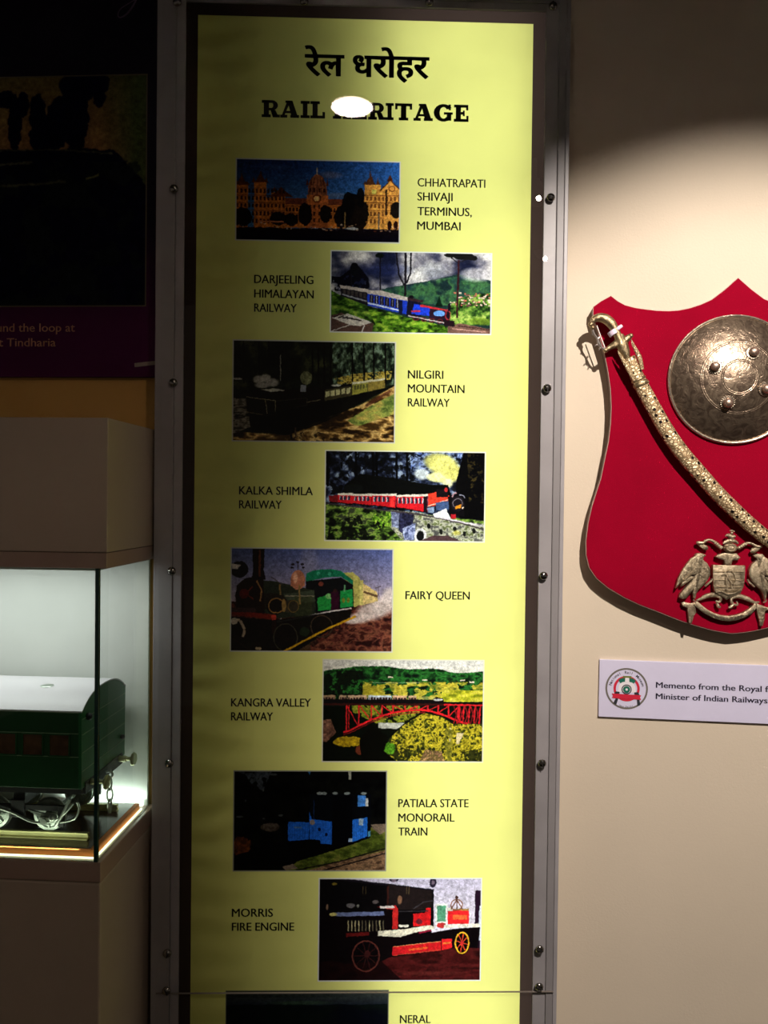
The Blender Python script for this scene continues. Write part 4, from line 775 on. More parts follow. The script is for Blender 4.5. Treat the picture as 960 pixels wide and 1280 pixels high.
# grip with curled pommel
gr = [(777, 431), (772.5, 420), (767.5, 410), (763.5, 404), (757.5, 399), (750.5, 397), (744.5, 398.2), (740.2, 402)]
m = MB(); m.tube([tuple(W(x, y, HS+.004)) for x, y in gr], [.0084, .0074, .0084, .0094, .0096, .0088, .0074, .0058], n=14, flat=.9, smooth=5); m.make('grip', M_hilt, sb, SBO, smooth=True)
m = MB()
for (x, y, r) in ((738.6, 405.5, .0055), (740.5, 409.5, .0044)): m.ball(tuple(W(x, y, HS+.004)), r)
m.make('pommel_knob', M_hilt, sb, SBO, smooth=True)
# cross guard: arms and langets
m = MB()
m.tube([tuple(W(x, y, HS+.002)) for x, y in ((757.5, 437.5), (763, 434), (769, 431), (776, 428), (781.5, 425), (787.5, 420.5))], [.0042, .0052, .0078, .0112, .0080, .0052], n=12, flat=.75, smooth=4)
m.tube([tuple(W(x, y, HS+.003)) for x, y in ((773.5, 419), (777, 429), (782, 441), (786, 452))], [.0085, .0120, .0092, .0012], n=12, flat=.65, smooth=4)
for x, y in ((757, 438), (788.3, 419.8)): m.ball(tuple(W(x, y, HS+.002)), .0050)
m.make('cross_guard', M_hilt, sb, SBO, smooth=True)
M_steel = mat('dull_pewter', (.34, .30, .28), .4, metal=.8, noise=.15, nscale=80)
m = MB(); m.tube([tuple(W(x, y, HS+.003)) for x, y in ((740.5, 410), (742, 417), (746.5, 423), (748.5, 430), (752, 434), (757, 438))], [.0020, .0026, .0018, .0034, .0020, .0024], n=8, smooth=4)
for (xa, ya, xb, yb_) in ((743, 417, 739.5, 419), (747, 424, 751.5, 421), (748, 431, 743.5, 433), (752, 434, 748.5, 438)): m.tube([tuple(W(xa, ya, HS+.003)), tuple(W((xa+xb)/2, (ya+yb_)/2-1, HS+.003)), tuple(W(xb, yb_, HS+.003))], [.0018, .0016, .0006], n=6, smooth=3)
m.tube([tuple(W(x, y, HS+.002)) for x, y in ((746, 407), (751, 421), (756.5, 436))], [.0012, .0012, .0014], n=6, smooth=3)
m.make('knuckle_guard', M_steel, sb, SBO, smooth=True)
M_tag = mat('white_plastic', srgb(222, 206, 228), .45, noise=.04)
m = MB(); m.tube([tuple(W(x, y, HS+.005)) for x, y in ((765.1, 416.5), (765.9, 418.2))] , .0001, n=4, smooth=1)
c0, c1 = W(764.2, 413.0, HS+.004), W(768.0, 418.6, HS+.004)
m = MB(); ax = (c1-c0).normalized()*.0048; cm = (c0+c1)/2; m.tube([cm-ax, cm-ax*.9, cm+ax*.9, cm+ax], [.0088, .0096, .0096, .0088], n=20, flat=.95, smooth=1)
q = W(774.5, 409, HS+.008); q0 = W(771, 411.5, HS+.010); m.tube([tuple(q0), tuple(q), tuple(W(777.5, 407, HS+.006))], [.0034, .0034, .0028], n=8, flat=.5, smooth=2)
m.make('plastic_tie', M_tag, sb, SBO, smooth=True)['label'] = 'white plastic tie round the grip'
# hanger hook to the board
for q in (so+Vector((.007, 0, 0)), P3[7]): MB().box(q.x-.003, q.x+.003, -HS, -TB+.001, q.z-.004, q.z+.004).make('hanging_bracket', M_steel, sb, SBO)

# ---- coat of arms
def Ecrop(x, y): return (820+x/6.857, 640+y/6.857)
M_arms = metal_mat('weathered_bronze', (.60, .50, .35), (.32, .25, .16), .42, 90, bumpd=.0006)
ec = W(*Ecrop(620, 560), TB); ca = root('coat_of_arms', RW, (ec.x, -TB, W(*Ecrop(620, 960), TB).z), 'bronze coat of arms with two birds at the foot of the red plaque', 'emblem')
CO = (ec.x, -TB, W(*Ecrop(620, 960), TB).z)
def E3(x, y, h=.004): v = W(*Ecrop(x, y), TB+h+.0045); return v
def prel(pp, name, base, depth, steps=((.0012, .0009), (.0014, .0005))):
    q = [E3(x, y, base+depth) for x, y in pp]; return poly_relief([(v.x, v.z) for v in q], -TB-base, depth+.0045, steps, name, M_arms, ca, CO)
bird = [(335, 372), (352, 356), (385, 352), (428, 368), (420, 380), (392, 396), (410, 415), (440, 440), (464, 485), (466, 540), (440, 590), (400, 632), (362, 668), (345, 702), (338, 745), (322, 742), (316, 700), (318, 672), (296, 690), (262, 738), (232, 746), (200, 736), (206, 702), (248, 655), (300, 600), (330, 560), (335, 500), (330, 440)]
wing = [(345, 372), (300, 400), (262, 445), (222, 505), (192, 565), (168, 655), (186, 640), (210, 605), (255, 565), (300, 545), (345, 535), (385, 510), (382, 470), (362, 420)]
wing2 = [(300, 545), (255, 568), (226, 600), (210, 640), (232, 632), (268, 605), (310, 575), (330, 555)]
mir = lambda pp: [(1264-x, y+6) for x, y in pp]
for f in (lambda p: p, mir):
    b = prel(f(bird), 'bird', .002, .006, ((.0016, .0014), (.0018, .0010))); 
    w1 = prel(f(wing), 'bird_wing', .007, .003); w2 = prel(f(wing2), 'bird_wing', .004, .002, ((.0008, .0006),))
    m = MB()
    for k in range(3):
        pq = f([(365-k*22, 440+k*14), (330-k*26, 500+k*10), (270-k*24, 560+k*14), (205-k*2+k*14, 612+k*4)]); m.tube([tuple(E3(x, y, .0112-k*.0003)) for x, y in pq], [.0004, .0009, .0009, .0003], n=6, smooth=4)
    m.make('feather_ridge', M_arms, ca, CO, smooth=True)
    for pp_, r_, h_ in (([(330, 740), (322, 760), (345, 768)], .0016, .005), ([(480, 572), (470, 592), (448, 612), (420, 636)], .0022, .005)):
        m = MB(); m.tube([tuple(E3(x, y, h_)) for x, y in f(pp_)], r_, n=6, smooth=3); m.make('bird_foot', M_arms, ca, CO, smooth=True)
prel([(487, 455), (765, 460), (762, 560), (752, 640), (722, 700), (662, 722), (606, 754), (556, 718), (508, 698), (492, 640)], 'escutcheon', .002, .007, ((.0010, .0008),))
m = MB()
for y in (512, 582, 640, 668):
    m.tube([tuple(E3(498, y, .0105)), tuple(E3(752 if y < 600 else 738, y+2, .0105))], .0009, n=6, smooth=1)
for pp, r in (([(590, 540), (600, 515), (620, 505), (650, 510), (675, 540), (680, 590), (660, 620)], .0016), ([(605, 560), (600, 600), (610, 640), (600, 668)], .0022), ([(575, 538), (598, 530), (610, 560), (640, 600), (650, 655)], .0014), ([(560, 540), (590, 542)], .0012)):
    m.tube([tuple(E3(x, y, .0112)) for x, y in pp], r, n=6, smooth=4)
m.tube([tuple(E3(x, y, .0108)) for x, y in ((515, 690), (560, 680), (600, 700), (640, 700), (690, 690), (740, 650))], .0016, n=6, smooth=4)
m.make('relief_bird', M_arms, ca, CO, smooth=True)
prel([(512, 384), (545, 362), (585, 352), (690, 356), (724, 392), (700, 412), (655, 414), (648, 452), (590, 452), (588, 414), (552, 404)], 'gorget', .002, .006)
m = MB(); c = E3(636, 308, .007); m.ball(tuple(c), .0100, n=16, sx=1.35, sz=.95, sy=.8)
rg = [tuple(Vector(tuple(c))+Vector((math.cos(a)*.0085, -.0068, math.sin(a)*.0052))) for a in [2*PI*k/16 for k in range(17)]]; m.tube(rg, .0016, n=6, smooth=1); m.make('helmet', M_arms, ca, CO, smooth=True)
m = MB(); m.tube([tuple(E3(x, y, .008)) for x, y in ((575, 272), (605, 252), (640, 246), (675, 252), (704, 272))], [.002, .0036, .0042, .0036, .002], n=8, smooth=3); m.make('wreath', M_arms, ca, CO, smooth=True)
m = MB(); m.tube([tuple(E3(x, y, .009)) for x, y in ((594, 208), (612, 198), (632, 205), (655, 215), (680, 205))], [.0012, .0030, .0042, .0044, .0022], n=8, smooth=3); m.ball(tuple(E3(650, 180, .010)), .0032); m.tube([tuple(E3(x, y, .009)) for x, y in ((645, 215), (655, 240))], .0036, n=8, smooth=2); m.tube([tuple(E3(x, y, .010)) for x, y in ((630, 162), (650, 158), (672, 168))], .0014, n=6, smooth=2); m.make('crest_beast', M_arms, ca, CO, smooth=True)
for pp, bl in (([(560, 308), (530, 286), (500, 258), (462, 240), (425, 246), (400, 265), (358, 264)], [(362, 268), (395, 290), (425, 308), (440, 322)]), ([(706, 312), (738, 292), (772, 270), (806, 268), (842, 284), (868, 296), (900, 294)], [(894, 298), (862, 318), (832, 332), (812, 348)])):
    m = MB(); m.tube([tuple(E3(x, y, .006)) for x, y in pp], [.0042, .0038, .0030, .0026, .0026, .0034, .0036], n=8, smooth=4); m.tube([tuple(E3(x, y, .005)) for x, y in bl], [.0030, .0046, .0052, .0020], n=8, flat=.6, smooth=3)
    m.ball(tuple(E3(*pp[-1], .006)), .0036)
    for k in range(4): q = Vector(pp[0]).lerp(Vector(pp[2]), k/4+.1); m.ball(tuple(E3(q.x, q.y, .007)), .0040, n=8)
    m.make('mantling_scroll', M_arms, ca, CO, smooth=True)
for pp in ([(345, 757), (385, 745), (430, 722), (490, 712), (535, 722), (556, 750), (535, 772), (512, 762)], [(885, 772), (840, 775), (790, 748), (720, 724), (672, 728), (645, 752), (660, 790), (700, 795), (690, 765)]):
    m = MB(); n_ = len(pp); m.tube([tuple(E3(x, y, .005)) for x, y in pp], [.0016, .003, .0046, .0050, .0034, .0028, .0026, .0020, .0014][:n_], n=8, flat=.7, smooth=4); q = pp[-1]; m.tube([tuple(E3(q[0]+8, q[1]+20, .005)), tuple(E3(q[0]+24, q[1]+48, .005)), tuple(E3(q[0]+42, q[1]+56, .005))] if q[0] < 600 else [tuple(E3(665, 790, .005)), tuple(E3(640, 815, .005)), tuple(E3(620, 820, .005))], [.0024, .0034, .0018], n=8, smooth=3); m.make('leaf_scroll', M_arms, ca, CO, smooth=True)
low = [(322, 795), (365, 830), (420, 872), (490, 908), (560, 930), (625, 936), (690, 928), (760, 905), (820, 870), (868, 815)]; top_ = [(850, 782), (800, 832), (740, 868), (690, 884), (625, 892), (560, 886), (500, 868), (440, 836), (390, 796), (352, 765)]
prel(low+top_, 'ribbon', .002, .005, ((.0008, .0006),))
prel([(340, 775), (300, 785), (240, 772), (218, 782), (232, 808), (270, 822), (275, 870), (285, 950), (305, 958), (325, 890), (345, 862), (335, 810)], 'ribbon_tail', .001, .004, ((.0008, .0006),)); prel([(862, 785), (905, 800), (960, 822), (985, 815), (985, 835), (950, 842), (935, 850), (932, 915), (915, 975), (892, 978), (885, 920), (868, 870), (862, 820)], 'ribbon_tail', .001, .004, ((.0008, .0006),))
m = MB()
for x in list(range(462, 612, 13))+list(range(636, 745, 13)):
    yy = float(np.interp(x, [420, 490, 560, 625, 690, 760], [854, 888, 908, 914, 906, 886])); a = E3(x, yy-11, .0085); b = E3(x+(3 if x % 2 else -2), yy+11, .0085); m.tube([tuple(a), tuple(b)], .0009, n=5, smooth=1)
m.make('worn_raised_lettering', M_rim, ca, CO)

# ---- name plate
TP = .006
c = [W(749.6, 824.4, TP), W(960, 832, TP), W(748.7, 895.8, TP), W(960, 905.4, TP)]
zt, zb = (c[0].z+c[1].z)/2, (c[2].z+c[3].z)/2; ex = Vector((c[1].x-c[0].x, 0, c[1].z-c[0].z)).normalized()
NW, NH = .62, (c[0].z-c[2].z)
npl = root('name_plate', RW, (c[0].x, 0, c[0].z), 'white printed name plate with round museum badge on wall under the red plaque', 'sign')
npl.rotation_euler = (Matrix.Rotation(RW.rz, 3, 'Z') @ Matrix.Rotation(-math.atan2(ex.z, ex.x), 3, 'Y')).to_euler()
M_plate = mat('white_foam_board', srgb(214, 210, 236), .45, noise=.02)
MB().box(0, NW, -TP, 0, -NH, 0).make('plate', M_plate, npl, bevel=.0006)
def N(px, py):
    v = W(px, py, TP)-c[0]; return (v.dot(ex), v.z*ex.x-v.x*ex.z)
M_navy = mat('navy_ink', srgb(34, 26, 58), .6); M_grey = mat('grey_ink', srgb(110, 104, 98), .6); M_redk = mat('red_ink', srgb(206, 26, 58), .6); M_grn = mat('green_ink', srgb(10, 104, 84), .6); M_whk = mat('white_ink', srgb(236, 230, 236), .6); M_dk = mat('slate_ink', srgb(40, 42, 50), .6)
mb = MB(); a, b = N(820, 859.6), N(1022, 866.6); g1 = glyphs('Memento from the Royal family')[0][:, 0]; g2 = glyphs('Minister of Indian Railways')[0][:, 0]; a2 = N(819.8, 873.6); text_quad(mb, 'Memento from the Royal family', a, (a[0]+(N(959, 879)[0]-a2[0])*(g1.max()-g1.min())/(g2.max()-g2.min()), a[1]), .0113, -TP-.0004, bold=.00042)
a = N(819.8, 873.6); text_quad(mb, 'Minister of Indian Railways', a, (N(959, 879)[0], a[1]), .0113, -TP-.0004, bold=.00042)
mb.make('plate_lettering', M_navy, npl)
lc = N(783.2, 860.8); LR = .0412
def disc(x, z, r, y, nm, m, n=48, inner=0, a0=0, a1=2*PI, sz=1.0):
    mb = MB(); k0 = n if a1-a0 < 2*PI-.01 else n
    for k in range(k0):
        p, q = a0+(a1-a0)*k/n, a0+(a1-a0)*(k+1)/n
        mb.add([(x+r*math.cos(p), y, z+sz*r*math.sin(p)), (x+r*math.cos(q), y, z+sz*r*math.sin(q)), (x+inner*math.cos(q), y, z+sz*inner*math.sin(q)), (x+inner*math.cos(p), y, z+sz*inner*math.sin(p))], [(3, 2, 1, 0)] if inner else [(1, 0, 2)])
    return mb.make(nm, m, npl)
K = LR/27.5     # metres per photo pixel at the badge
Y1, Y2, Y3, Y4, Y5 = [-TP-.0003-.0002*k for k in range(5)]
disc(*lc, LR, Y1, 'badge_ring', M_grey, inner=LR*.915); disc(*lc, 17*K, Y1, 'badge_red_ring', M_redk, inner=13.8*K)
bp = lambda dx, dy: (lc[0]+dx*K, lc[1]-dy*K)
def bpoly(pp, y, nm, m): q = [bp(*p) for p in pp]; return MB().add([(a, y, b) for a, b in q], [tuple(range(len(q)))]).make(nm, m, npl)
bpoly([(-11, -11), (-7, -14), (8, -14), (12, -11), (9, -7), (5, -9), (-4, -9), (-8, -7)], Y2, 'badge_cab_roof', M_grn)
bpoly([(-5, -17), (6, -17), (6, -14.5), (-5, -14.5)], Y3, 'badge_chimney_cap', mat('olive_ink', srgb(110, 120, 50), .6)); bpoly([(-2, -14.5), (3, -14.5), (3.4, -8), (-2.4, -8)], Y3, 'badge_chimney', M_whk)
bpoly([(-10, -4), (-6, -9), (7, -9), (11, -4), (12, 5), (-11, 5)], Y2, 'badge_engine_front', M_whk); disc(*bp(0, 1), 6.6*K, Y3, 'badge_boiler_ring', M_dk, inner=5.2*K); disc(*bp(0, 1), 4.6*K, Y3, 'badge_boiler', M_grn); disc(*bp(0, 1), 1.6*K, Y4, 'badge_boiler_knob', M_whk)
bpoly([(-19, 7), (19, 8), (17.5, 11), (19, 14), (-19, 13), (-17.5, 10)], Y4, 'badge_red_banner', M_redk); bpoly([(-9, 4.5), (-14, 4), (-16, 7), (-9, 7)], Y3, 'badge_wheel', M_dk); bpoly([(10, 4.5), (15, 4), (17, 8), (10, 7.5)], Y3, 'badge_wheel', M_dk)
bpoly([(-14, 13.5), (-10.5, 13.5), (-13, 22), (-17, 20)], Y3, 'badge_buffer', M_dk); bpoly([(13.5, 14), (17, 14), (18, 21), (14.5, 23)], Y3, 'badge_buffer', M_dk)
mb = MB()
def arctext(s, r, a_mid, da, cap, flip=False):
    n = len(s)
    for i, ch in enumerate(s):
        if ch == ' ': continue
        a = a_mid+(1 if flip else -1)*(i-(n-1)/2)*da; v, f = glyphs(ch, .01); v = (v-[v[:, 0].mean(), 0])*cap/CAP; t = a-PI/2 if not flip else a+PI/2
        ct, st = math.cos(t), math.sin(t); bx_, bz_ = lc[0]+r*math.cos(a), lc[1]+r*math.sin(a)
        mb.add([(bx_+p*ct-q*st, Y2, bz_+p*st+q*ct) for p, q in v], f)
arctext('National  Rail  Museum', 20.0*K, PI/2, .125, .0052); mb.make('badge_lettering', M_dk, npl); mb = MB(); arctext('New Delhi', 25*K, -PI/2, .085, .0030, True); mb.make('badge_lettering', M_dk, npl)

# ================================================================== LEFT WALL: EXHIBIT PANEL
def A(px, py, off): return CS.hit(px, py, LWY-off)
TE = .012
pb = A(100, 471, TE).z; pe = root('exhibit_panel', CS, (A(90, 471, TE).x, LWY, pb), 'dark purple exhibit panel with mountain railway photograph above the glass case', 'poster')
EO = (A(90, 471, TE).x, LWY, pb)
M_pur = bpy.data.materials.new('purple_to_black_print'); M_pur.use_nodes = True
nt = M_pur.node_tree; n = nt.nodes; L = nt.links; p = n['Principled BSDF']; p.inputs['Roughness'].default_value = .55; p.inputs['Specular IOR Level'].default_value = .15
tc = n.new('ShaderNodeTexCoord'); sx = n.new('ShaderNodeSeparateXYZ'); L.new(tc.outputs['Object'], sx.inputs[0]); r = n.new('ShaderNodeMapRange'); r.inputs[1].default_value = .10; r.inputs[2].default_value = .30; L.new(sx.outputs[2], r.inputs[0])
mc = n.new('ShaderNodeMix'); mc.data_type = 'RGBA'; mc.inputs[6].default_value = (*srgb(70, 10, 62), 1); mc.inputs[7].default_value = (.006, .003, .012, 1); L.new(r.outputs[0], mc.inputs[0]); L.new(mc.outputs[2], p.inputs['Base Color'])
xr = xs-.003
MB().box(-1.15, xr, LWY-TE, LWY, pb, 2.60).make('panel_board', M_pur, pe, EO)
a, b = A(184, 383, TE+.001), A(183, 92, TE+.001)
px1, pz0, pz1 = (a.x+b.x)/2, a.z, A(90, 94, TE+.001).z; px0 = px1-(pz1-pz0)*444/291
me = bpy.data.meshes.new('printed_photograph'); me.from_pydata([(x-EO[0], LWY-TE-.0006-EO[1], z-EO[2]) for x, z in ((px0, pz0), (px1, pz0), (px1, pz1), (px0, pz1))], [], [(0, 1, 2, 3)]); uv = me.uv_layers.new(name='print')
for li, c_ in enumerate([(0, 0), (1, 0), (1, 1), (0, 1)]): uv.data[li].uv = c_
o = link('printed_photograph', me, print_mat('loop_print', pic_loop(), trans=0), pe); o['label'] = 'dark photograph of trees above a railway loop'
M_tan = mat('tan_ink', srgb(222, 170, 130), .6); M_vio = mat('violet_ink', srgb(84, 66, 90), .6)
def e2(px, py): v = A(px, py, TE+.0006); return (v.x, v.z)
mb = MB()
a, b = e2(-26, 414.5), e2(93.5, 414.5); text_quad(mb, 'around the loop at', (a[0], b[1]), b, .0158, LWY-TE-.0006, bold=.0002)
a, b = e2(-8, 433), e2(69.5, 433); text_quad(mb, 'at Tindharia', (a[0], b[1]), b, .0158, LWY-TE-.0006, bold=.0002)
mb.make('caption_lettering', M_tan, pe, EO)
mb = MB(); mb.tube([(*e2(x, y),)[0:1]+(LWY-TE-.0008,)+(e2(x, y)[1],) for x, y in ((176, -14), (172, -4), (166, 8), (158, 18), (150, 22), (147.5, 18), (151, 11), (160, 5), (170, -1))], [.0008, .0016, .002, .0018, .0014, .0012, .0010, .0010, .0008], n=6, flat=.2, smooth=5); mb.make('script_flourish', M_vio, pe, EO)
q = [e2(168, 454), e2(194.5, 451), e2(194.5, 456), e2(168.5, 459)]; q = [(min(x, xr-.001), z) for x, z in q]
M_stk = mat('sticker_paper', srgb(150, 140, 124), .7); MB().add([(x, LWY-TE-.0012, z) for x, z in q], [(0, 3, 2, 1)]).make('sticker', M_stk, pe, EO)

# ================================================================== DISPLAY CASE
HG = CS.hit(132, 711, 0).z; HT = CS.hit(136, 522, 0).z; DG = .250; WG = -.66; ZF = -CS.o.z
M_lam = mat('beige_laminate', srgb(178, 162, 146), .16, noise=.04, nscale=4, bump=.03, bscale=8); M_lam2 = mat('beige_laminate_lip', srgb(166, 142, 128), .18, noise=.04, nscale=5)
M_whi = mat('white_case_lining', srgb(214, 216, 212), .6, noise=.02)
case = root('display_case', CS, (-.33, .118, ZF), 'beige museum display case with lit glass box above a plain pedestal', 'display case')
KO = (-.33, .118, ZF)
hx = CS.hit(134.5, 600, 0).x
m = MB(); m.box(WG-hx, hx, 0, DG-.006, HG+.026, HT).make('hood', M_lam, case, KO, bevel=.0015); MB().box(WG-hx, hx-.0008, .0006, DG-.0066, HG, HG+.0253).make('hood_lip', M_lam2, case, KO, bevel=.001)
px_ = CS.hit(126, 1103, 0).x
MB().box(WG, px_, -.001, DG, -.033, 0).make('pedestal_rim', M_lam2, case, KO, bevel=.0015); MB().box(WG+.001, px_-.001, 0, DG-.002, ZF, -.0342).make('pedestal', M_lam, case, KO, bevel=.004, seg=3)
g = .0055; M_gls = clear_mat('case_glass', (.93, .985, .95), 1.5); M_ge = mat('dark_green_glass_edge', (.008, .045, .042), .08, spec=.6)
MB().box(WG+g, -.008, 0, g, .0, HG).make('glass_pane', M_gls, case, KO); MB().box(-g, 0, g+.0005, DG-.006, 0, HG).make('glass_pane', M_gls, case, KO)
MB().box(-.0068, .0, -.0004, g, .0, HG).make('glass_corner_edge', M_ge, case, KO, bevel=.0006); MB().box(WG, WG+g, 0, DG-.006, 0, HG).make('glass_pane', M_gls, case, KO)
MB().box(WG+g, -g-.0005, DG-.008, DG-.002, 0, HG).make('back_lining', M_whi, case, KO); MB().box(WG+g, -g-.0005, g+.001, DG-.008, HG-.004, HG).make('top_lining', M_whi, case, KO)
M_plinth = mat('dark_polished_wood', srgb(74, 50, 34), .22, noise=.35, nscale=12, coat=.3); M_oak = mat('orange_wood_edging', srgb(220, 132, 64), .75, noise=.1, nscale=20)
PLZ = .012
MB().box(WG+.02, -.022, .022, DG-.03, 0.0005, PLZ).make('wooden_base', M_plinth, case, KO)
m = MB(); m.box(WG+.02, -.013, .0175, .0215, .0005, PLZ+.0005); m.box(-.0215, -.013, .022, DG-.03, .0005, PLZ+.0005); m.make('wood_edging', M_oak, case, KO, bevel=.0008)
M_led = mat('led_strip_glow', (1, 1, 1), .5, emit=(.95, 1.0, .66), estr=1.9); M_led2 = mat('led_tube_glow', (1, 1, 1), .5, emit=(.90, 1.0, .92), estr=2.2)
m = MB(); m.box(WG+.01, -.0075, .0100, .0120, .0005, .0030); m.box(-.0105, -.0078, .0122, DG-.03, .0005, .0035); m.make('led_strip', M_led, case, KO)
MB().box(-.16, -.012, DG-.018, DG-.010, .002, .010).make('led_tube', M_led2, case, KO)
def clight(nm, l, tgt, pw, col, **kw): light(nm, 'AREA', CS.wor(l), CS.wor(tgt), pw, col, **kw)
clight('case_top_light', (-.25, .10, HG-.006), (-.25, .115, 0), .88, (1.0, .98, .97), shape='RECTANGLE', size=.44, size_y=.06)
clight('case_rear_light', (-.09, DG-.020, .012), (-.09, DG+.02, .20), .12, (.90, 1.0, .90), shape='RECTANGLE', size=.16, size_y=.01)

clight('case_front_strip_light', (-.22, .0148, .0128), (-.22, .06, .062), .09, (.95, 1.0, .78), shape='RECTANGLE', size=.36, size_y=.004)

# ================================================================== MODEL COACH
xe, y0c, y1c = -.042, .030, .216; zb0, zs1, zr = .106, .236, .264; XL = -.58
coach = root('model_coach', CS, (-.31, .123, PLZ), 'green model railway passenger coach with pale grey roof inside the glass case', 'model train')
MO = (-.31, .123, PLZ)
M_gr = mat('glossy_green_paint', srgb(8, 66, 28), .32, noise=.08, nscale=20, coat=.2); M_grl = mat('green_end_paint', srgb(24, 92, 48), .36, noise=.06, nscale=20); M_rf = mat('pale_grey_roof', srgb(206, 202, 208), .42, noise=.03, nscale=10); M_bk = mat('black_underframe', srgb(22, 20, 24), .5, noise=.2); M_brass = mat('bright_brass', (.62, .60, .34), .3, metal=.8, noise=.1, nscale=50); M_win = mat('dark_window_with_blind', srgb(84, 54, 36), .2, noise=.4, nscale=60); M_lin = mat('pale_lining', srgb(120, 140, 110), .4); M_sil = mat('worn_steel', (.42, .46, .42), .35, metal=.85, noise=.2, nscale=60)
ymid = (y0c+y1c)/2; hw = (y1c-y0c)/2
MB().box(XL, xe, y0c, y1c, zb0, zs1).make('coach_body', M_gr, coach, MO, bevel=.0015)
def roofz(t, base=zs1, top=zr):  # t -1..1
    return base+(top-base)*(1-abs(t)**2.6)
m = MB(); ns = 18; sec = [(-hw-.002+(2*hw+.004)*k/ns, roofz(-1+2*k/ns)) for k in range(ns+1)]
vs = []; fs = []
for X_ in (XL-.002, xe+.002):
    vs += [(X_, ymid+a, z+.0012) for a, z in sec]+[(X_, ymid+a, z-.0010) for a, z in reversed(sec)]
k2 = 2*(ns+1); fs = [(i, (i+1) % k2, k2+(i+1) % k2, k2+i) for i in range(k2)]+[tuple(range(k2-1, -1, -1)), tuple(range(k2, 2*k2))]
m.add(vs, fs).make('roof', M_rf, coach, MO, smooth=True)
# end wall with arched top (profile through roof line) and boards
vs = [(xe+.001, ymid+a, z-.0012) for a, z in sec]+[(xe+.001, y1c, zb0+.0005), (xe+.001, y0c, zb0+.0005)]; n1 = len(vs); vs += [(xe-.004, y, z) for _, y, z in vs]
fs = [tuple(range(n1)), tuple(range(2*n1-1, n1-1, -1))]+[(i, n1+i, n1+(i+1) % n1, (i+1) % n1) for i in range(n1)]
MB().add(vs, fs).make('end_wall', M_grl, coach, MO)
m = MB()
for z in (.135, .166, .196, .222): m.box(xe+.001, xe+.0018, y0c+.001, y1c-.001, z, z+.0012)
m.make('end_beading', M_lin, coach, MO)
for y, z, r_ in ((y1c-.018, .145, .0045), (y0c+.020, .223, .0062)):
    m = MB(); m.ball((xe+.004, y, z), r_, n=12); m.make('lamp_bracket', M_bk, coach, MO, smooth=True)
m = MB(); m.box(XL, xe+.001, y0c-.0012, y0c, .2335, .2355); m.box(XL, xe+.001, y0c-.0008, y0c, .1985, .1995); m.box(XL, xe+.001, y0c-.0008, y0c, .1595, .1607); m.make('side_beading', M_lin, coach, MO)
m = MB()
for k in range(14): m.ball((xe-.006, y0c-.0003, .118+k*.0082), .0007, n=6)
for k in range(40): m.ball((xe-.012-k*.0125, y0c-.0003, .111), .0007, n=6)
m.make('rivet_row', M_bk, coach, MO)
for k in range(11):
    x1_ = -.0625-k*.0455; z0_, z1_ = .1625, .1965
    if x1_-.03 < XL: break
    w_ = MB().box(x1_-.0325, x1_, y0c-.0006, y0c+.002, z0_, z1_).make('window', M_win, coach, MO)
    m = MB(); m.box(x1_-.0345, x1_-.0325, y0c-.0022, y0c, z0_-.002, z1_+.002); m.box(x1_, x1_+.002, y0c-.0022, y0c, z0_-.002, z1_+.002); m.box(x1_-.0325, x1_, y0c-.0022, y0c, z0_-.002, z0_); m.box(x1_-.0325, x1_, y0c-.0022, y0c, z1_, z1_+.002)
    f_ = m.make('window_frame', M_gr, w_); f_.location = (-MO[0], -MO[1], -MO[2])
for xv in (-.13, -.28, -.43):
    m = MB(); m.lathe([(.013, 0), (.012, .0012), (.006, .0024), (.0001, .0026)], (xv, ymid-.03, zr-.0016), 'z', 20); m.make('roof_ventilator', M_sil, coach, MO, smooth=True)
MB().box(XL+.004, xe-.002, y0c+.006, y1c-.006, .096, zb0).make('underframe', M_bk, coach, MO)
m = MB(); m.box(xe-.006, xe+.003, y0c+.012, y1c-.012, .094, .114); m.make('buffer_beam', M_bk, coach, MO, bevel=.001)
for y in (y0c+.034, y1c-.030):
    m = MB(); m.lathe([(.0055, 0), (.0055, .014), (.0036, .0145), (.0036, .024), (.0115, .0255), (.0125, .028), (.0100, .031), (.0001, .032)], (xe+.002, y, .108), 'x', 20); m.make('buffer', M_brass, coach, MO, smooth=True)
m = MB(); m.tube([(xe+.004, ymid, .104), (xe+.012, ymid, .106), (xe+.016, ymid, .100), (xe+.012, ymid, .095), (xe+.008, ymid, .098)], .0020, n=8, smooth=4)
for k in range(3):
    z = .094-k*.020; m.tube([(xe+.011+.0045*math.cos(a)*(1 if k % 2 else .3), ymid+.0045*math.cos(a)*(.3 if k % 2 else 1), z-.010+.012*math.sin(a)) for a in [2*PI*j/12 for j in range(13)]], .0018, n=6, smooth=1)
m.tube([(xe+.011, ymid, .048), (xe+.011, ymid, .032)], [.0026, .0034], n=8, smooth=1); m.make('coupling_chain', M_sil, coach, MO, smooth=True)
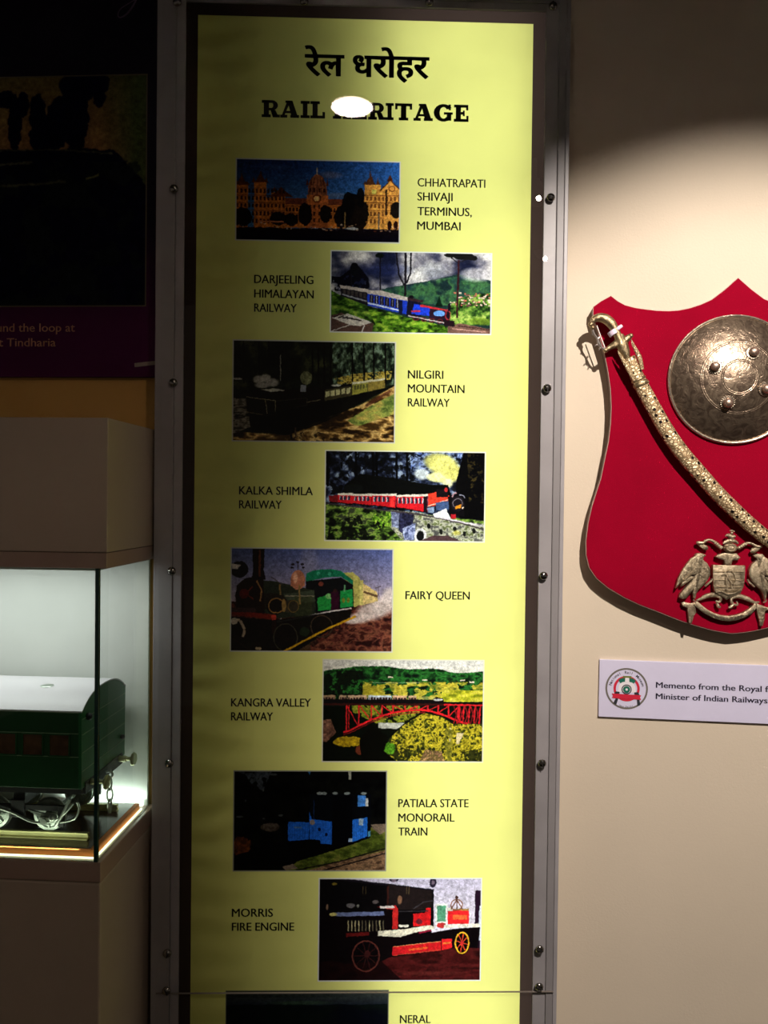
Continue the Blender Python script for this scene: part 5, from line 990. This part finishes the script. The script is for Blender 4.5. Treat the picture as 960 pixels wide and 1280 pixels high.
def bogie(xc):
    B = MB(); yb_ = y0c+.018
    for ys in (y0c+.016, y1c-.020):
        B.box(xc-.085, xc+.085, ys, ys+.004, .062, .072); B.box(xc-.012, xc+.012, ys-.002, ys+.004, .050, .080); B.box(xc-.080, xc-.070, ys-.002, ys+.004, .036, .072); B.box(xc+.070, xc+.080, ys-.002, ys+.004, .036, .072)
    B.box(xc-.010, xc+.010, y0c+.02, y1c-.02, .070, .098); b = B.make('bogie_frame', M_bk, coach, MO, bevel=.001)
    for s in (-1, 1):
        wx = xc+s*.048
        W_ = MB()
        for ys in (y0c+.034, y1c-.040):
            W_.lathe([(.0275, -.003), (.0290, 0), (.0275, .0015), (.0265, .006), (.0215, .0062), (.0205, .004), (.0075, .0035), (.0065, .0085), (.003, .0090)], (wx, ys, PLZ+.012+.0265), 'y', 36)
            for k in range(8):
                a = 2*PI*k/8; W_.tube([(wx+.006*math.cos(a), ys-.005, PLZ+.0385+.006*math.sin(a)), (wx+.022*math.cos(a), ys-.005, PLZ+.0385+.022*math.sin(a))], .0014, n=6, smooth=1)
        W_.tube([(wx, y0c+.03, PLZ+.0385), (wx, y1c-.036, PLZ+.0385)], .004, n=8, smooth=1)
        o = W_.make('wheelset', M_sil, b, smooth=True); o.location = (-MO[0], -MO[1], -MO[2])
        S_ = MB(); ys = y0c+.017
        for k in range(5): L_ = .030-k*.0045; S_.tube([(wx-L_, ys, .0625-k*.0026), (wx, ys, .0575-k*.0026), (wx+L_, ys, .0625-k*.0026)], .0014, n=6, smooth=3, flat=1.6)
        S_.box(wx-.008, wx+.008, ys-.006, ys+.004, .040, .053); S_.tube([(wx, ys-.006, .046), (wx, ys-.009, .046)], .0055, n=12, smooth=1)
        o = S_.make('leaf_spring', M_sil, b, smooth=True); o.location = (-MO[0], -MO[1], -MO[2])
    R_ = MB(); ys = y0c+.012
    R_.tube([(xc-.07, ys, .044), (xc-.045, ys, .066), (xc-.01, ys, .060), (xc+.03, ys, .044), (xc+.07, ys, .050), (xc+.098, ys, .078)], .0022, n=8, smooth=4)
    R_.tube([(xc+.068, ys, .040), (xc+.080, ys, .060), (xc+.092, ys, .085)], .0030, n=8, smooth=3); R_.tube([(xc+.075, ys, .045), (xc+.10, ys, .052), (xc+.108, ys, .070), (xc+.104, ys, .080)], .0018, n=8, smooth=3); R_.ball((xc+.062, ys, .052), .007, n=10); R_.tube([(xc-.09, ys, .05), (xc-.06, ys, .04), (xc-.03, ys, .052)], .0026, n=8, smooth=3)
    o = R_.make('brake_rigging', M_sil, b, smooth=True); o.location = (-MO[0], -MO[1], -MO[2])
bogie(-.158); bogie(-.470)
M_gold = mat('yellow_brass_rail', (.60, .56, .26), .35, metal=.6, noise=.12, nscale=40)
for k, ry in enumerate((y0c+.026, y1c-.034)):
    r_ = root('display_rail', CS, (-.32, ry, PLZ), ('short brass rail under the near wheels of the model coach', 'short brass rail under the far wheels of the model coach')[k], 'rail', 'rails under the model coach')
    RO = (-.32, ry, PLZ); m = MB(); m.box(-.62, -.040, ry-.006, ry+.006, PLZ+.0002, PLZ+.003); m.box(-.62, -.040, ry-.0015, ry+.0015, PLZ+.003, PLZ+.008); m.box(-.62, -.040, ry-.0032, ry+.0032, PLZ+.008, PLZ+.0118); m.make('rail_bar', M_gold, r_, RO, bevel=.0006)

# ================================================================== LAMPS ON THE CEILING (seen as a reflection / lighting the plaque / housing an added fill)
M_lmp = mat('white_lamp_housing', srgb(200, 196, 190), .4, noise=.03); M_glow = mat('warm_lamp_glow', (1, 1, 1), .5, emit=(1.0, .78, .66), estr=10)
FL = Frame((0, 0, 0), 0)
v = BX.hit(440, 135, 0); dl_s = (2.775-1.45)/((v.z-1.45)/1.5)-1.5; dlx = v.x/1.5*(dl_s+1.5)
d = root('ceiling_downlight', FL, (dlx, 1.5-dl_s, 2.775), 'round ceiling downlight whose glow reflects in the sign heading', 'ceiling light')
m = MB(); m.lathe([(.082, 0), (.082, .004), (.072, .006)][::-1], (0, 0, -.004), 'z', 40); m.make('trim_ring', M_lmp, d); m = MB(); m.lathe([(.0001, 0), (.070, 0)], (0, 0, -.0065), 'z', 40); m.make('lamp_lens', M_glow, d)
fill_housing = root('ceiling_downlight', FL, (.95, -1.25, 2.775), 'added fill lamp out of view, to the right of and behind the viewer, aimed at the glass case', 'ceiling light')  # housing made up to go with the added fill spot
m = MB(); m.lathe([(.060, 0), (.060, .006), (.050, .008), (.046, -.02)], (0, 0, -.004), 'z', 32); m.make('trim_ring', M_lmp, fill_housing)
ts = root('track_spotlight', FL, tuple(SPOT), 'white track spotlight on the ceiling aimed at the red plaque', 'ceiling light')
m = MB(); m.lathe([(.030, -.07), (.036, -.05), (.040, .075), (.036, .075), (.034, .02), (.0001, .02)][::-1], n=28); h = m.make('spot_head', M_lmp, ts, smooth=True); h.rotation_euler = Vector((0, -1, 0)).rotation_difference((SPOT_AIM-SPOT).normalized()).to_euler()
m = MB(); m.tube([(0, 0, .03), (0, 0, .16)], .010, n=12, smooth=1); m.box(-.35, .35, -.018, .018, .135, .160); m.make('ceiling_track', M_lmp, ts)
